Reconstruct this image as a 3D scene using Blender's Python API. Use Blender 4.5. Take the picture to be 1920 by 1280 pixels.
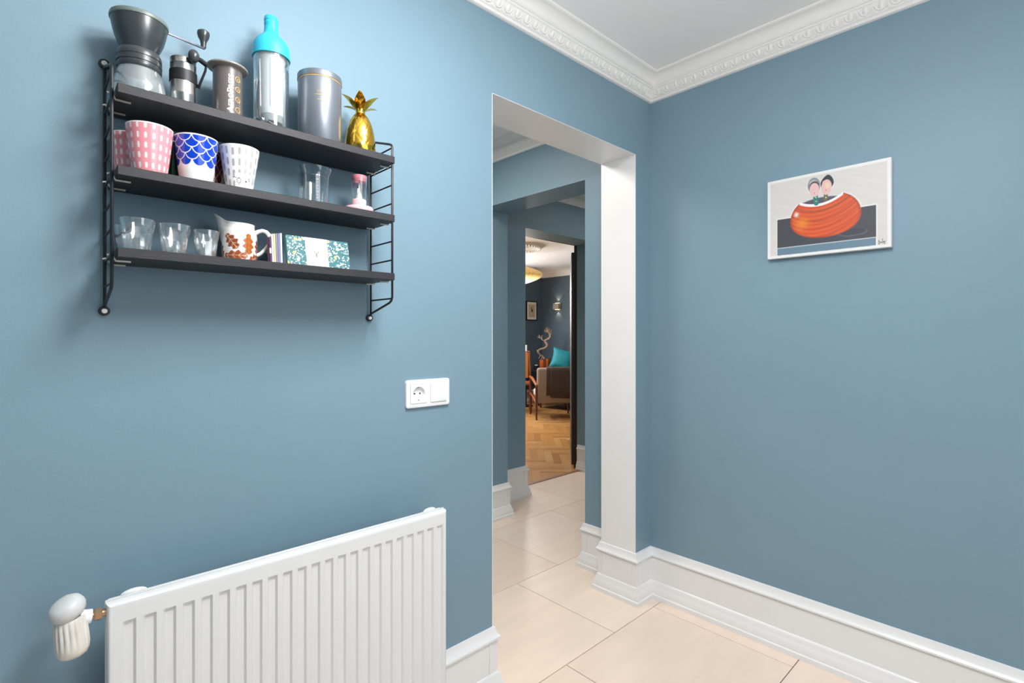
import bpy, bmesh, math, random
import numpy as np
from mathutils import Vector, Matrix
PI = math.pi
SC = bpy.context.scene
COL = SC.collection
for o in list(bpy.data.objects):
    bpy.data.objects.remove(o)

# ------------------------------------------------------------------ camera
cam_d = bpy.data.cameras.new('camera')
cam = bpy.data.objects.new('camera', cam_d)
COL.objects.link(cam)
CAMP = Vector((-2.157, -1.333, 1.219))
cam.location = CAMP
cam.rotation_euler = (PI / 2, 0, math.radians(-43.306))
cam_d.sensor_width = 36.0
cam_d.lens = 969.0 / 1920.0 * 36.0
cam_d.shift_y = -10.0 / 1920.0
cam_d.clip_start = 0.02
SC.camera = cam

# ------------------------------------------------------------------ world, lights, exposure
SC.view_settings.view_transform = 'Standard'
SC.view_settings.look = 'None'
SC.view_settings.gamma = 1.0
SC.view_settings.use_curve_mapping = False
SC.view_settings.exposure = 0.12
w = bpy.data.worlds.new('world')
SC.world = w
w.use_nodes = True
w.node_tree.nodes['Background'].inputs[0].default_value = (0.8, 0.9, 1.0, 1)
w.node_tree.nodes['Background'].inputs[1].default_value = 0.5


def area(name, loc, target, sx, sy, power, col=(1, 1, 1)):
    d = bpy.data.lights.new(name, 'AREA')
    d.shape = 'RECTANGLE'
    d.size, d.size_y = sx, sy
    d.energy = power
    d.color = col
    o = bpy.data.objects.new(name, d)
    COL.objects.link(o)
    o.location = loc
    v = Vector(target) - Vector(loc)
    o.rotation_euler = v.to_track_quat('-Z', 'Y').to_euler()
    return o


area('kitchen_ceiling_light', (-1.45, -0.9, 2.32), (-1.45, -0.85, 0), 0.45, 0.45, 17, (0.99, 0.992, 1.0))


def bulb(name, loc, r, power, col):
    d = bpy.data.lights.new(name, 'POINT')
    d.energy = power
    d.shadow_soft_size = r
    d.color = col
    o = bpy.data.objects.new(name, d)
    COL.objects.link(o)
    o.location = loc


bulb('pendant_glow', (2.664, 3.605, 1.78), 0.12, 20, (1.0, 0.96, 0.90))
bulb('kitchen_ceiling_fill', (-1.62, -0.96, 2.0), 0.13, 27, (0.99, 0.992, 1.0))  # extra unseen point fill, added so the ceiling gets direct light
area('kitchen_south_window_light', (-1.1, -3.15, 1.6), (-1.3, 0, 1.35), 1.9, 1.6, 20, (0.985, 0.99, 1.0))
area('hall_fill_light', (-0.85, 0.85, 2.38), (-0.85, 0.85, 0), 0.5, 0.5, 18, (1.0, 0.92, 0.82))  # added downward fill for the hall floor, not a known fixture
area('lobby_fill_light', (1.45, 0.75, 2.38), (1.45, 0.75, 0), 0.5, 0.5, 5, (1.0, 0.92, 0.82))  # unseen fill added to lift the lobby floor and door soffit
area('living_window_light', (2.5, 5.38, 1.5), (2.5, 2.6, 0.5), 2.6, 1.5, 150, (1.0, 0.985, 0.96))


# ------------------------------------------------------------------ materials
def lin(c):
    c = np.asarray(c, float) / 255.0
    return np.where(c <= 0.04045, c / 12.92, ((c + 0.055) / 1.055) ** 2.4)


def L4(c):
    return (*[float(x) for x in lin(c)], 1.0)


MATS = {}


def mat(name, col, rough=0.5, metal=0.0, vary=0.0, scale=8.0, bump=0.0, bscale=60.0, stretch=None,
        spec=None, emit=None, estr=0.0, coat=0.0, sss=0.0):
    if name in MATS:
        return MATS[name]
    m = bpy.data.materials.new(name)
    m.use_nodes = True
    nt = m.node_tree
    b = nt.nodes['Principled BSDF']
    b.inputs['Base Color'].default_value = L4(col)
    b.inputs['Roughness'].default_value = rough
    b.inputs['Metallic'].default_value = metal
    if spec is not None:
        b.inputs['Specular IOR Level'].default_value = spec
    if coat:
        b.inputs['Coat Weight'].default_value = coat
        b.inputs['Coat Roughness'].default_value = 0.08
    if emit:
        b.inputs['Emission Color'].default_value = L4(emit)
        b.inputs['Emission Strength'].default_value = estr
    tc = nt.nodes.new('ShaderNodeTexCoord')
    src = tc.outputs['Object']
    if stretch:
        mp = nt.nodes.new('ShaderNodeMapping')
        mp.inputs['Scale'].default_value = stretch
        nt.links.new(src, mp.inputs[0])
        src = mp.outputs[0]
    if vary:
        n = nt.nodes.new('ShaderNodeTexNoise')
        n.inputs['Scale'].default_value = scale
        n.inputs['Detail'].default_value = 5
        nt.links.new(src, n.inputs['Vector'])
        r = nt.nodes.new('ShaderNodeMapRange')
        r.inputs['From Min'].default_value = 0.3
        r.inputs['From Max'].default_value = 0.7
        r.inputs['To Min'].default_value = 1 - vary
        r.inputs['To Max'].default_value = 1 + vary
        nt.links.new(n.outputs[0], r.inputs[0])
        mx = nt.nodes.new('ShaderNodeVectorMath')
        mx.operation = 'MULTIPLY'
        mx.inputs[0].default_value = L4(col)[:3]
        nt.links.new(r.outputs[0], mx.inputs[1])
        nt.links.new(mx.outputs[0], b.inputs['Base Color'])
    if bump:
        n2 = nt.nodes.new('ShaderNodeTexNoise')
        n2.inputs['Scale'].default_value = bscale
        n2.inputs['Detail'].default_value = 4
        nt.links.new(src, n2.inputs['Vector'])
        bp = nt.nodes.new('ShaderNodeBump')
        bp.inputs['Strength'].default_value = bump
        bp.inputs['Distance'].default_value = 0.002
        nt.links.new(n2.outputs[0], bp.inputs['Height'])
        nt.links.new(bp.outputs[0], b.inputs['Normal'])
    MATS[name] = m
    return m


def mat_random(name, cols, rough, grain, gscale=(1, 1, 1), coat=0.0):
    """base colour picked per object from a ramp, plus a fine grain"""
    m = bpy.data.materials.new(name)
    m.use_nodes = True
    nt = m.node_tree
    b = nt.nodes['Principled BSDF']
    b.inputs['Roughness'].default_value = rough
    oi = nt.nodes.new('ShaderNodeObjectInfo')
    rp = nt.nodes.new('ShaderNodeValToRGB')
    els = rp.color_ramp.elements
    while len(els) < len(cols):
        els.new(0.5)
    for i, c in enumerate(cols):
        els[i].position = i / max(1, len(cols) - 1)
        els[i].color = L4(c)
    nt.links.new(oi.outputs['Random'], rp.inputs[0])
    tc = nt.nodes.new('ShaderNodeTexCoord')
    mp = nt.nodes.new('ShaderNodeMapping')
    mp.inputs['Scale'].default_value = gscale
    nt.links.new(tc.outputs['Object'], mp.inputs[0])
    ad = nt.nodes.new('ShaderNodeVectorMath')
    ad.operation = 'ADD'
    nt.links.new(mp.outputs[0], ad.inputs[0])
    sc = nt.nodes.new('ShaderNodeVectorMath')
    sc.operation = 'SCALE'
    sc.inputs['Scale'].default_value = 37.0
    cb = nt.nodes.new('ShaderNodeCombineXYZ')
    nt.links.new(oi.outputs['Random'], cb.inputs[0])
    nt.links.new(oi.outputs['Random'], cb.inputs[1])
    nt.links.new(cb.outputs[0], sc.inputs[0])
    nt.links.new(sc.outputs[0], ad.inputs[1])
    n = nt.nodes.new('ShaderNodeTexNoise')
    n.inputs['Scale'].default_value = 6
    n.inputs['Detail'].default_value = 6
    nt.links.new(ad.outputs[0], n.inputs['Vector'])
    r = nt.nodes.new('ShaderNodeMapRange')
    r.inputs['From Min'].default_value = 0.3
    r.inputs['From Max'].default_value = 0.7
    r.inputs['To Min'].default_value = 1 - grain
    r.inputs['To Max'].default_value = 1 + grain
    nt.links.new(n.outputs[0], r.inputs[0])
    mx = nt.nodes.new('ShaderNodeVectorMath')
    mx.operation = 'MULTIPLY'
    nt.links.new(rp.outputs[0], mx.inputs[0])
    nt.links.new(r.outputs[0], mx.inputs[1])
    nt.links.new(mx.outputs[0], b.inputs['Base Color'])
    if coat:
        b.inputs['Coat Weight'].default_value = coat
        b.inputs['Coat Roughness'].default_value = 0.15
    return m


def mat_print(name, rough=0.3, coat=0.0, bump=0.0):
    """printed or painted colour carried by the surface's colour attribute"""
    m = bpy.data.materials.new(name)
    m.use_nodes = True
    nt = m.node_tree
    b = nt.nodes['Principled BSDF']
    b.inputs['Roughness'].default_value = rough
    if coat:
        b.inputs['Coat Weight'].default_value = coat
        b.inputs['Coat Roughness'].default_value = 0.05
    a = nt.nodes.new('ShaderNodeAttribute')
    a.attribute_name = 'Col'
    nt.links.new(a.outputs['Color'], b.inputs['Base Color'])
    if bump:
        tc = nt.nodes.new('ShaderNodeTexCoord')
        n2 = nt.nodes.new('ShaderNodeTexNoise')
        n2.inputs['Scale'].default_value = 400
        nt.links.new(tc.outputs['Object'], n2.inputs['Vector'])
        bp = nt.nodes.new('ShaderNodeBump')
        bp.inputs['Strength'].default_value = bump
        bp.inputs['Distance'].default_value = 0.001
        nt.links.new(n2.outputs[0], bp.inputs['Height'])
        nt.links.new(bp.outputs[0], b.inputs['Normal'])
    return m


def mat_glass(name, tint=(235, 245, 246), edge=0.55, base=0.05, rough=0.02, power=2.2, haze=0.0):
    """thin clear glass: see-through with a fresnel-like reflection that grows at the edges"""
    m = bpy.data.materials.new(name)
    m.use_nodes = True
    nt = m.node_tree
    nt.nodes.remove(nt.nodes['Principled BSDF'])
    out = nt.nodes['Material Output']
    tr = nt.nodes.new('ShaderNodeBsdfTransparent')
    tr.inputs[0].default_value = L4(tint)
    gl = nt.nodes.new('ShaderNodeBsdfGlossy')
    gl.inputs['Roughness'].default_value = rough
    gl.inputs['Color'].default_value = (1, 1, 1, 1)
    lw = nt.nodes.new('ShaderNodeLayerWeight')
    lw.inputs['Blend'].default_value = 0.5
    pw = nt.nodes.new('ShaderNodeMath')
    pw.operation = 'POWER'
    pw.inputs[1].default_value = power
    nt.links.new(lw.outputs['Facing'], pw.inputs[0])
    r = nt.nodes.new('ShaderNodeMapRange')
    r.inputs['To Min'].default_value = base
    r.inputs['To Max'].default_value = edge
    nt.links.new(pw.outputs[0], r.inputs[0])
    mx = nt.nodes.new('ShaderNodeMixShader')
    nt.links.new(r.outputs[0], mx.inputs[0])
    nt.links.new(tr.outputs[0], mx.inputs[1])
    nt.links.new(gl.outputs[0], mx.inputs[2])
    last = mx
    if haze:
        df = nt.nodes.new('ShaderNodeBsdfDiffuse')
        df.inputs[0].default_value = L4((235, 238, 240))
        m2 = nt.nodes.new('ShaderNodeMixShader')
        m2.inputs[0].default_value = haze
        nt.links.new(mx.outputs[0], m2.inputs[1])
        nt.links.new(df.outputs[0], m2.inputs[2])
        last = m2
    nt.links.new(last.outputs[0], out.inputs['Surface'])
    return m


M_WALL = mat('blue_wall_paint', (123, 151, 166), 0.5, vary=0.025, scale=2.5, bump=0.08, bscale=220, spec=0.35)
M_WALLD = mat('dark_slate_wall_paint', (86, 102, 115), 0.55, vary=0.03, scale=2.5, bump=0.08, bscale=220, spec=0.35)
M_WHITE = mat('white_gloss_paint', (237, 237, 237), 0.32, vary=0.01, scale=5)
M_CEIL = mat('white_ceiling_paint', (246, 245, 244), 0.7, vary=0.01, scale=3)
M_PLASTER = mat('white_plaster', (240, 238, 235), 0.55)
M_GROUT = mat('brown_tile_grout', (96, 78, 62), 0.8)
M_TILE = mat_random('beige_stone_tile', [(237, 216, 198), (241, 221, 204), (234, 213, 195), (242, 223, 207)], 0.32, 0.035, (0.6, 2.5, 1))
M_PLANK = mat_random('oak_parquet', [(196, 140, 78), (216, 164, 100), (182, 124, 66), (206, 150, 88), (224, 178, 116)], 0.3, 0.12, (14, 2, 1), coat=0.3)
M_BLACK = mat('black_powder_coat', (24, 25, 30), 0.42)
M_SHELF = mat('black_stained_ash', (36, 35, 39), 0.55, vary=0.35, scale=14, stretch=(3, 40, 40), bump=0.25, bscale=20)
M_CHROME = mat('chrome', (225, 225, 228), 0.12, 1.0)
M_STEEL = mat('brushed_steel', (200, 198, 194), 0.28, 1.0, vary=0.06, scale=10, stretch=(1, 1, 60))
M_HOOK = mat('zinc_hook', (205, 200, 188), 0.35, 0.7)
M_ENAMEL = mat('white_radiator_enamel', (228, 228, 227), 0.3)
M_PLASTIC = mat('white_plastic', (244, 244, 244), 0.28)
M_OLDPLASTIC = mat('yellowed_valve_plastic', (224, 218, 208), 0.4, vary=0.1, scale=30)
M_COPPER = mat('dull_brass', (196, 160, 128), 0.3, 0.9)
M_DARKPLASTIC = mat('dark_grey_plastic', (58, 62, 65), 0.28, spec=0.6)
M_BLACKRUB = mat('black_rubber', (28, 28, 30), 0.5)
M_SMOKE = mat('smoky_grey_plastic', (98, 92, 90), 0.3, spec=0.6)
M_CREAM = mat('cream_print', (245, 232, 214), 0.5)
M_GOLDPRINT = mat('gold_print', (214, 178, 112), 0.4)
M_TEAL = mat('turquoise_silicone', (52, 196, 224), 0.45)
M_TIN = mat('grey_blue_tin', (124, 130, 138), 0.36, 0.5)
M_GOLD = mat('polished_gold', (232, 184, 72), 0.16, 1.0)
M_GLASS = mat_glass('clear_glass', (250, 252, 252), 0.75, 0.09, 0.03, 1.9)
M_GLASSJ = mat_glass('jar_glass', (242, 248, 248), 0.6, 0.10, 0.08, haze=0.14)
M_PRINT = mat_print('glazed_print', 0.16, 0.4)
M_PAPER = mat_print('matt_paper_print', 0.55)
M_PAINTING = mat_print('acrylic_paint', 0.5, bump=0.1)
M_WHITECER = mat('white_glaze', (240, 239, 236), 0.14)
M_PINK = mat('pale_pink_plastic', (246, 188, 194), 0.35)
M_FILTER = mat('white_mesh_filter', (236, 238, 240), 0.6)
M_FILTGREY = mat('grey_filter_base', (170, 178, 178), 0.4)
M_DOOR = mat('dark_brown_door', (38, 29, 23), 0.45, vary=0.25, scale=10, stretch=(20, 20, 1))
M_DARKHOLE = mat('dark_hole', (40, 38, 38), 0.7)
M_INK = mat('black_ink', (34, 34, 36), 0.6)
M_FABRIC = mat('grey_tweed', (140, 124, 110), 0.9, vary=0.15, scale=120)
M_SEATW = mat('pale_seat_fabric', (224, 218, 208), 0.9)
M_THROW = mat('brown_grey_wool', (72, 60, 54), 1.0, vary=0.25, scale=90, bump=0.6, bscale=160)
M_WOOD = mat('teak_wood', (150, 84, 46), 0.4, vary=0.15, scale=8, stretch=(6, 6, 1))
M_DARKWOOD = mat('dark_teak', (96, 48, 32), 0.4)
M_TEALFAB = mat('teal_velvet', (18, 138, 152), 0.6, vary=0.15, scale=14)
M_NAVY = mat('navy_upholstery', (28, 38, 54), 0.85)
M_LEATHER = mat('cognac_leather', (206, 132, 62), 0.45)
M_COPPERPOT = mat('copper_glaze', (206, 104, 44), 0.3, vary=0.2, scale=12)
M_DRIFT = mat('bleached_driftwood', (158, 134, 114), 0.8, vary=0.2, scale=20)
M_WARM = mat('warm_lamp_shade', (228, 190, 112), 0.7, emit=(255, 205, 110), estr=0.32)
M_RIB = mat('lamp_rib', (236, 230, 214), 0.6)
M_BULB = mat('lamp_glow', (255, 240, 210), 0.5, emit=(255, 214, 150), estr=3.0)
M_CEMENT = mat('grey_concrete', (166, 158, 148), 0.7)
M_OLIVE = mat('olive_glaze', (104, 92, 62), 0.4)


# ------------------------------------------------------------------ geometry helpers
class MB:
    def __init__(self):
        self.v, self.f, self.mi = [], [], []

    def add(self, vs, fs, mi=0):
        n = len(self.v)
        self.v += [tuple(p) for p in vs]
        self.f += [tuple(i + n for i in f) for f in fs]
        self.mi += [mi] * len(fs)
        return self

    def box(self, x0, x1, y0, y1, z0, z1, bev=0.0, seg=2, mi=0, M=None):
        if bev <= 0:
            vs = [(x, y, z) for z in (z0, z1) for y in (y0, y1) for x in (x0, x1)]
            fs = [(0, 2, 3, 1), (4, 5, 7, 6), (0, 1, 5, 4), (2, 6, 7, 3), (0, 4, 6, 2), (1, 3, 7, 5)]
        else:
            bm = bmesh.new()
            bmesh.ops.create_cube(bm, size=1.0)
            for v in bm.verts:
                v.co = ((v.co.x + .5) * (x1 - x0) + x0, (v.co.y + .5) * (y1 - y0) + y0, (v.co.z + .5) * (z1 - z0) + z0)
            bmesh.ops.bevel(bm, geom=bm.edges[:], offset=bev, segments=seg, profile=0.5, affect='EDGES')
            bm.verts.index_update()
            vs = [v.co.copy() for v in bm.verts]
            fs = [[v.index for v in f.verts] for f in bm.faces]
            bm.free()
        if M is not None:
            vs = [M @ Vector(p) for p in vs]
        return self.add(vs, fs, mi)

    def tube(self, pts, r, n=8, mi=0, cap=True, closed=False):
        pts = [Vector(p) for p in pts]
        k = len(pts)
        rs = r if isinstance(r, (list, tuple)) else [r] * k
        vs, fs = [], []
        ref = None
        for i in range(k):
            a = pts[(i - 1) % k] if (closed or i > 0) else pts[0]
            b = pts[(i + 1) % k] if (closed or i < k - 1) else pts[-1]
            t = (b - a).normalized()
            if ref is None:
                ref = Vector((0, 0, 1)) if abs(t.z) < 0.9 else Vector((1, 0, 0))
            u = (ref - t * ref.dot(t)).normalized()
            ref = u
            w_ = t.cross(u)
            for j in range(n):
                an = 2 * PI * j / n
                vs.append(pts[i] + (u * math.cos(an) + w_ * math.sin(an)) * rs[i])
        rng = k if closed else k - 1
        for i in range(rng):
            for j in range(n):
                a, b = i * n + j, i * n + (j + 1) % n
                c, d = ((i + 1) % k) * n + (j + 1) % n, ((i + 1) % k) * n + j
                fs.append((a, b, c, d))
        if cap and not closed:
            fs.append(tuple(range(n - 1, -1, -1)))
            fs.append(tuple((k - 1) * n + j for j in range(n)))
        return self.add(vs, fs, mi)

    def lathe(self, prof, n=40, c=(0, 0, 0), mi=0, M=None, closed=False, rfun=None):
        """prof: (r, z) going so that outer surface faces out when z rises"""
        vs, fs = [], []
        rings = []
        for (r, z) in prof:
            if r < 1e-6:
                rings.append([len(vs)])
                vs.append(Vector((0, 0, z)))
            else:
                ring = []
                for j in range(n):
                    a = 2 * PI * j / n
                    rr = r if rfun is None else r + rfun(a, r, z)
                    ring.append(len(vs))
                    vs.append(Vector((rr * math.cos(a), rr * math.sin(a), z)))
                rings.append(ring)
        pairs = list(zip(rings[:-1], rings[1:]))
        if closed:
            pairs.append((rings[-1], rings[0]))
        for A, B in pairs:
            if len(A) == 1 and len(B) == 1:
                continue
            for j in range(n):
                j2 = (j + 1) % n
                if len(A) == 1:
                    fs.append((A[0], B[j2], B[j]))
                elif len(B) == 1:
                    fs.append((A[j], A[j2], B[0]))
                else:
                    fs.append((A[j], A[j2], B[j2], B[j]))
        if M is not None:
            vs = [M @ p for p in vs]
        c = Vector(c)
        vs = [p + c for p in vs]
        return self.add(vs, fs, mi)

    def ellipsoid(self, c, rx, ry, rz, n=20, m=10, M=None, mi=0):
        prof = [(math.sin(PI * i / m), -math.cos(PI * i / m)) for i in range(m + 1)]
        prof[0] = (0, -1)
        prof[-1] = (0, 1)
        S = Matrix.Diagonal((rx, ry, rz, 1))
        return self.lathe(prof, n, c, mi, (M.to_4x4() if M is not None else Matrix.Identity(4)) @ S)

    def prism(self, poly, z0, z1, M=None, mi=0):
        n = len(poly)
        vs = [(x, y, z0) for x, y in poly] + [(x, y, z1) for x, y in poly]
        fs = [tuple(range(n - 1, -1, -1)), tuple(range(n, 2 * n))]
        fs += [(i, (i + 1) % n, n + (i + 1) % n, n + i) for i in range(n)]
        if M is not None:
            vs = [M @ Vector(p) for p in vs]
        return self.add(vs, fs, mi)

    def sweep(self, path, prof, mi=0, cap=True):
        """profile (d, z) along an XY path; d is measured to the right of travel; corners mitred"""
        P = [Vector((x, y)) for x, y in path]
        k, m = len(P), len(prof)
        vs, fs = [], []
        for i in range(k):
            def nrm(a, b):
                t = (b - a).normalized()
                return Vector((t.y, -t.x))
            if i == 0:
                off = nrm(P[0], P[1])
            elif i == k - 1:
                off = nrm(P[-2], P[-1])
            else:
                n1, n2 = nrm(P[i - 1], P[i]), nrm(P[i], P[i + 1])
                off = (n1 + n2) / (1 + n1.dot(n2))
            for d, z in prof:
                vs.append((P[i].x + off.x * d, P[i].y + off.y * d, z))
        for i in range(k - 1):
            for j in range(m - 1):
                fs.append((i * m + j, i * m + j + 1, (i + 1) * m + j + 1, (i + 1) * m + j))
        if cap:
            fs.append(tuple(range(m - 1, -1, -1)))
            fs.append(tuple((k - 1) * m + j for j in range(m)))
        return self.add(vs, fs, mi)

    def mesh(self, name, smooth=True, ang=38):
        me = bpy.data.meshes.new(name)
        me.from_pydata([tuple(p) for p in self.v], [], self.f)
        bm = bmesh.new()
        bm.from_mesh(me)
        bmesh.ops.recalc_face_normals(bm, faces=bm.faces[:])
        bm.to_mesh(me)
        bm.free()
        if any(self.mi):
            me.polygons.foreach_set('material_index', self.mi)
        if smooth:
            me.polygons.foreach_set('use_smooth', [True] * len(me.polygons))
            me.set_sharp_from_angle(angle=math.radians(ang))
        me.update()
        return me

    def build(self, name, mats, parent=None, smooth=True, ang=38, loc=None):
        me = self.mesh(name, smooth, ang)
        for m in (mats if isinstance(mats, (list, tuple)) else [mats]):
            me.materials.append(m)
        return link(name, me, parent, loc)


def link(name, me, parent=None, loc=None):
    o = bpy.data.objects.new(name, me)
    COL.objects.link(o)
    if parent is not None:
        o.parent = parent
        if parent.type != 'EMPTY' and loc is None:
            pass
        if loc is None:
            o.matrix_parent_inverse = Matrix.Translation(-wloc(parent))
    if loc is not None:
        o.location = loc
    return o


def wloc(o):
    p = Vector(o.location)
    q = o
    while q.parent is not None:
        p = q.matrix_parent_inverse.to_translation() + p
        q = q.parent
        p = p + Vector(q.location)
    return p


def thing(name, label, cat, loc, group=None):
    o = bpy.data.objects.new(name, None)
    o.empty_display_size = 0.05
    COL.objects.link(o)
    o.location = loc
    return tag(o, label, cat, group)


def tag(o, label, cat, group=None):
    o['label'] = label
    o['category'] = cat
    if group:
        o['group'] = group
    return o


def struct(o):
    o['kind'] = 'structure'
    return o


def set_cols(me, cols):
    a = me.color_attributes.new('Col', 'FLOAT_COLOR', 'POINT')
    c = np.ones((len(me.vertices), 4), np.float32)
    c[:, :3] = cols
    a.data.foreach_set('color', c.ravel())


def smoothstep(a, b, x):
    t = np.clip((x - a) / (b - a), 0, 1)
    return t * t * (3 - 2 * t)


def over(cols, mask, col):
    c = lin(col)
    return cols * (1 - mask[:, None]) + c[None, :] * mask[:, None]


def cam_angle(x, y):
    return math.atan2(CAMP.y - y, CAMP.x - x)


def arc(c, r, a0, a1, n):
    return [(c[0] + r * math.cos(a0 + (a1 - a0) * i / n), c[1] + r * math.sin(a0 + (a1 - a0) * i / n)) for i in range(n + 1)]


# ------------------------------------------------------------------ room shell
CZ = 2.42
T_WALL = 0.19
b = MB()
b.box(-3.7, -0.995, 0, T_WALL, -0.05, CZ)
b.box(-0.995, -0.125, 0, T_WALL, 2.05, CZ)
b.box(-0.125, 0, 0, T_WALL, -0.05, CZ)
struct(b.build('wall_left', M_WALL, smooth=False))
b = MB()
b.box(0, 0.23, -3.3, T_WALL, -0.05, CZ)
struct(b.build('wall_right', M_WALL, smooth=False))
b = MB()
b.box(-3.7, -3.6, -3.3, 0, -0.05, CZ)
struct(b.build('wall_west', M_WALL, smooth=False))
b = MB()
b.box(-3.6, 0, -3.3, -3.2, -0.05, CZ)
struct(b.build('wall_south', M_WALL, smooth=False))
b = MB()
b.box(0.01, 0.23, T_WALL, 0.40, -0.05, CZ)
b.box(0.01, 0.23, 0.40, 1.244, 2.05, CZ)
b.box(0.01, 0.23, 1.244, 1.485, -0.05, CZ)
struct(b.build('wall_hall_east', M_WALL, smooth=False))
b = MB()
b.box(-3.1, -3.0, T_WALL, 1.485, -0.05, CZ)
struct(b.build('wall_hall_west', M_WALL, smooth=False))
b = MB()
b.box(-3.1, 0.641, 1.485, 1.71, -0.05, CZ)
b.box(0.641, 1.53, 1.485, 1.71, 2.05, CZ)
b.box(1.53, 5.1, 1.485, 1.71, -0.05, CZ)
struct(b.build('wall_hall_north', M_WALL, smooth=False))
b = MB()
b.box(2.8, 2.9, 0.19, 1.485, -0.05, CZ)
b.box(0.23, 2.9, 0.09, 0.19, -0.05, CZ)
struct(b.build('wall_lobby', M_WALL, smooth=False))
b = MB()
b.box(5.0, 5.1, 1.71, 5.52, -0.05, CZ)
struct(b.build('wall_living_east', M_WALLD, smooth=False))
b = MB()
b.box(-1.6, 5.0, 5.42, 5.52, -0.05, CZ)
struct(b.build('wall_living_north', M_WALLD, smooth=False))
b = MB()
b.box(-1.7, -1.6, 1.71, 5.52, -0.05, CZ)
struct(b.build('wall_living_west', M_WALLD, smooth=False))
b = MB()
b.box(-3.7, 5.1, -3.3, 5.52, CZ, CZ + 0.1)
struct(b.build('ceiling', M_CEIL, smooth=False))

# white painted reveal of the doorway in the near wall
b = MB()
e = 0.0015
b.box(-0.125 - e, -0.125, -e, T_WALL + e, 0.0, 2.05)
b.box(-0.995, -0.995 + e, -e, T_WALL + e, 0.0, 2.05)
b.box(-0.995, -0.125, -e, T_WALL + e, 2.05 - e, 2.05)
struct(b.build('trim_1', M_WHITE, smooth=False))

# baseboards
BASE = [(0, .227), (.008, .226), (.010, .218), (.012, .208), (.018, .200), (.0215, .196), (.0215, .190), (.014, .187),
        (.013, .078), (.016, .076), (.019, .070), (.020, .060), (.0245, .050), (.0285, .040), (.0295, .022), (.035, .019),
        (.035, 0.0), (0, 0.0)]


def bead_corner(mb, x, y, ux, uy, nx, ny):
    """thin vertical bead near an outer corner of a baseboard; u along the run, n out of the wall"""
    for s in (0.020,):
        cx, cy = x + ux * s, y + uy * s
        a = Vector((cx, cy)) + Vector((nx, ny)) * 0.012
        w_ = 0.004
        p = [a - Vector((ux, uy)) * w_, a + Vector((ux, uy)) * w_]
        q = [p[0] + Vector((nx, ny)) * 0.004, p[1] + Vector((nx, ny)) * 0.004]
        mb.prism([(p[0].x, p[0].y), (p[1].x, p[1].y), (q[1].x, q[1].y), (q[0].x, q[0].y)], 0.082, 0.189)


b = MB()
b.sweep([(-3.6, 0), (-0.995, 0), (-0.995, T_WALL), (-3.0, T_WALL)], BASE)
bead_corner(b, -0.995, 0, -1, 0, 0, -1)
bead_corner(b, -0.995, 0, 0, 1, 1, 0)
struct(b.build('baseboard_left', M_WHITE))
b = MB()
b.sweep([(0.23, 0.40), (0.01, 0.40), (0.01, T_WALL), (-0.125, T_WALL), (-0.125, 0), (0, 0), (0, -3.2)], BASE)
bead_corner(b, -0.125, 0, 1, 0, 0, -1)
bead_corner(b, -0.125, 0, 0, 1, -1, 0)
bead_corner(b, -0.125, T_WALL, 0, -1, -1, 0)
bead_corner(b, 0.01, 0.40, 0, -1, -1, 0)
struct(b.build('baseboard_right', M_WHITE))
b = MB()
b.sweep([(0.01, 1.485), (0.01, 1.244), (0.23, 1.244), (0.23, 1.485), (0.641, 1.485), (0.641, 1.70)], BASE)
bead_corner(b, 0.23, 1.244, -1, 0, 0, -1)
bead_corner(b, 0.641, 1.485, -1, 0, 0, -1)
struct(b.build('baseboard_hall', M_WHITE))
b = MB()
b.sweep([(1.53, 1.70), (1.53, 1.485), (2.8, 1.485)], BASE)
bead_corner(b, 1.53, 1.485, 0, 1, -1, 0)
struct(b.build('baseboard_lobby', M_WHITE))
b = MB()
b.sweep([(-1.6, 5.42), (5.0, 5.42), (5.0, 1.71)], BASE)
struct(b.build('baseboard_living', M_WHITE))

# cornices with an egg-and-dart band
COVE = arc((.078, 2.376), 0.034, PI, PI / 2, 8)
CORN = [(0, 2.318), (.008, 2.318), (.0125, 2.321), (.0125, 2.327), (.010, 2.329), (.010, 2.331), (.017, 2.334), (.018, 2.338),
        (.023, 2.345), (.030, 2.352), (.034, 2.362), (.037, 2.363), (.039, 2.366), (.039, 2.371), (.043, 2.372), (.043, 2.377)]
CORN += [(d, z) for d, z in COVE] + [(.076, 2.411), (.081, 2.413), (.084, 2.416), (.085, 2.4202), (0, 2.4202)]
CORN = [p for i, p in enumerate(CORN) if i == 0 or p != CORN[i - 1]]


def egg_mesh(right):
    """local frame: x along the run, y out of the wall, z up"""
    mb = MB()
    tilt = Matrix.Rotation(math.radians(-31 if True else 0), 4, 'X')
    mb.ellipsoid((0, .0245, 2.3505), .0098, .0075, .0160, 12, 7, tilt)
    # surrounding shell
    pts = []
    for i in range(9):
        a = PI * (i / 8.0)
        lx, lz = -0.0165 * math.cos(a), -0.0185 * math.sin(a) + 0.007
        p = tilt @ Vector((lx, 0.003, lz))
        pts.append(p + Vector((0, .0245, 2.3505)))
    mb.tube(pts, 0.0034, 6)
    # dart
    p0 = tilt @ Vector((0.0225, 0.001, 0.012)) + Vector((0, .0245, 2.3505))
    p1 = tilt @ Vector((0.0225, 0.003, -0.016)) + Vector((0, .0245, 2.3505))
    mb.tube([p0, p1], [0.0016, 0.0036], 5)
    return mb


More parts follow.
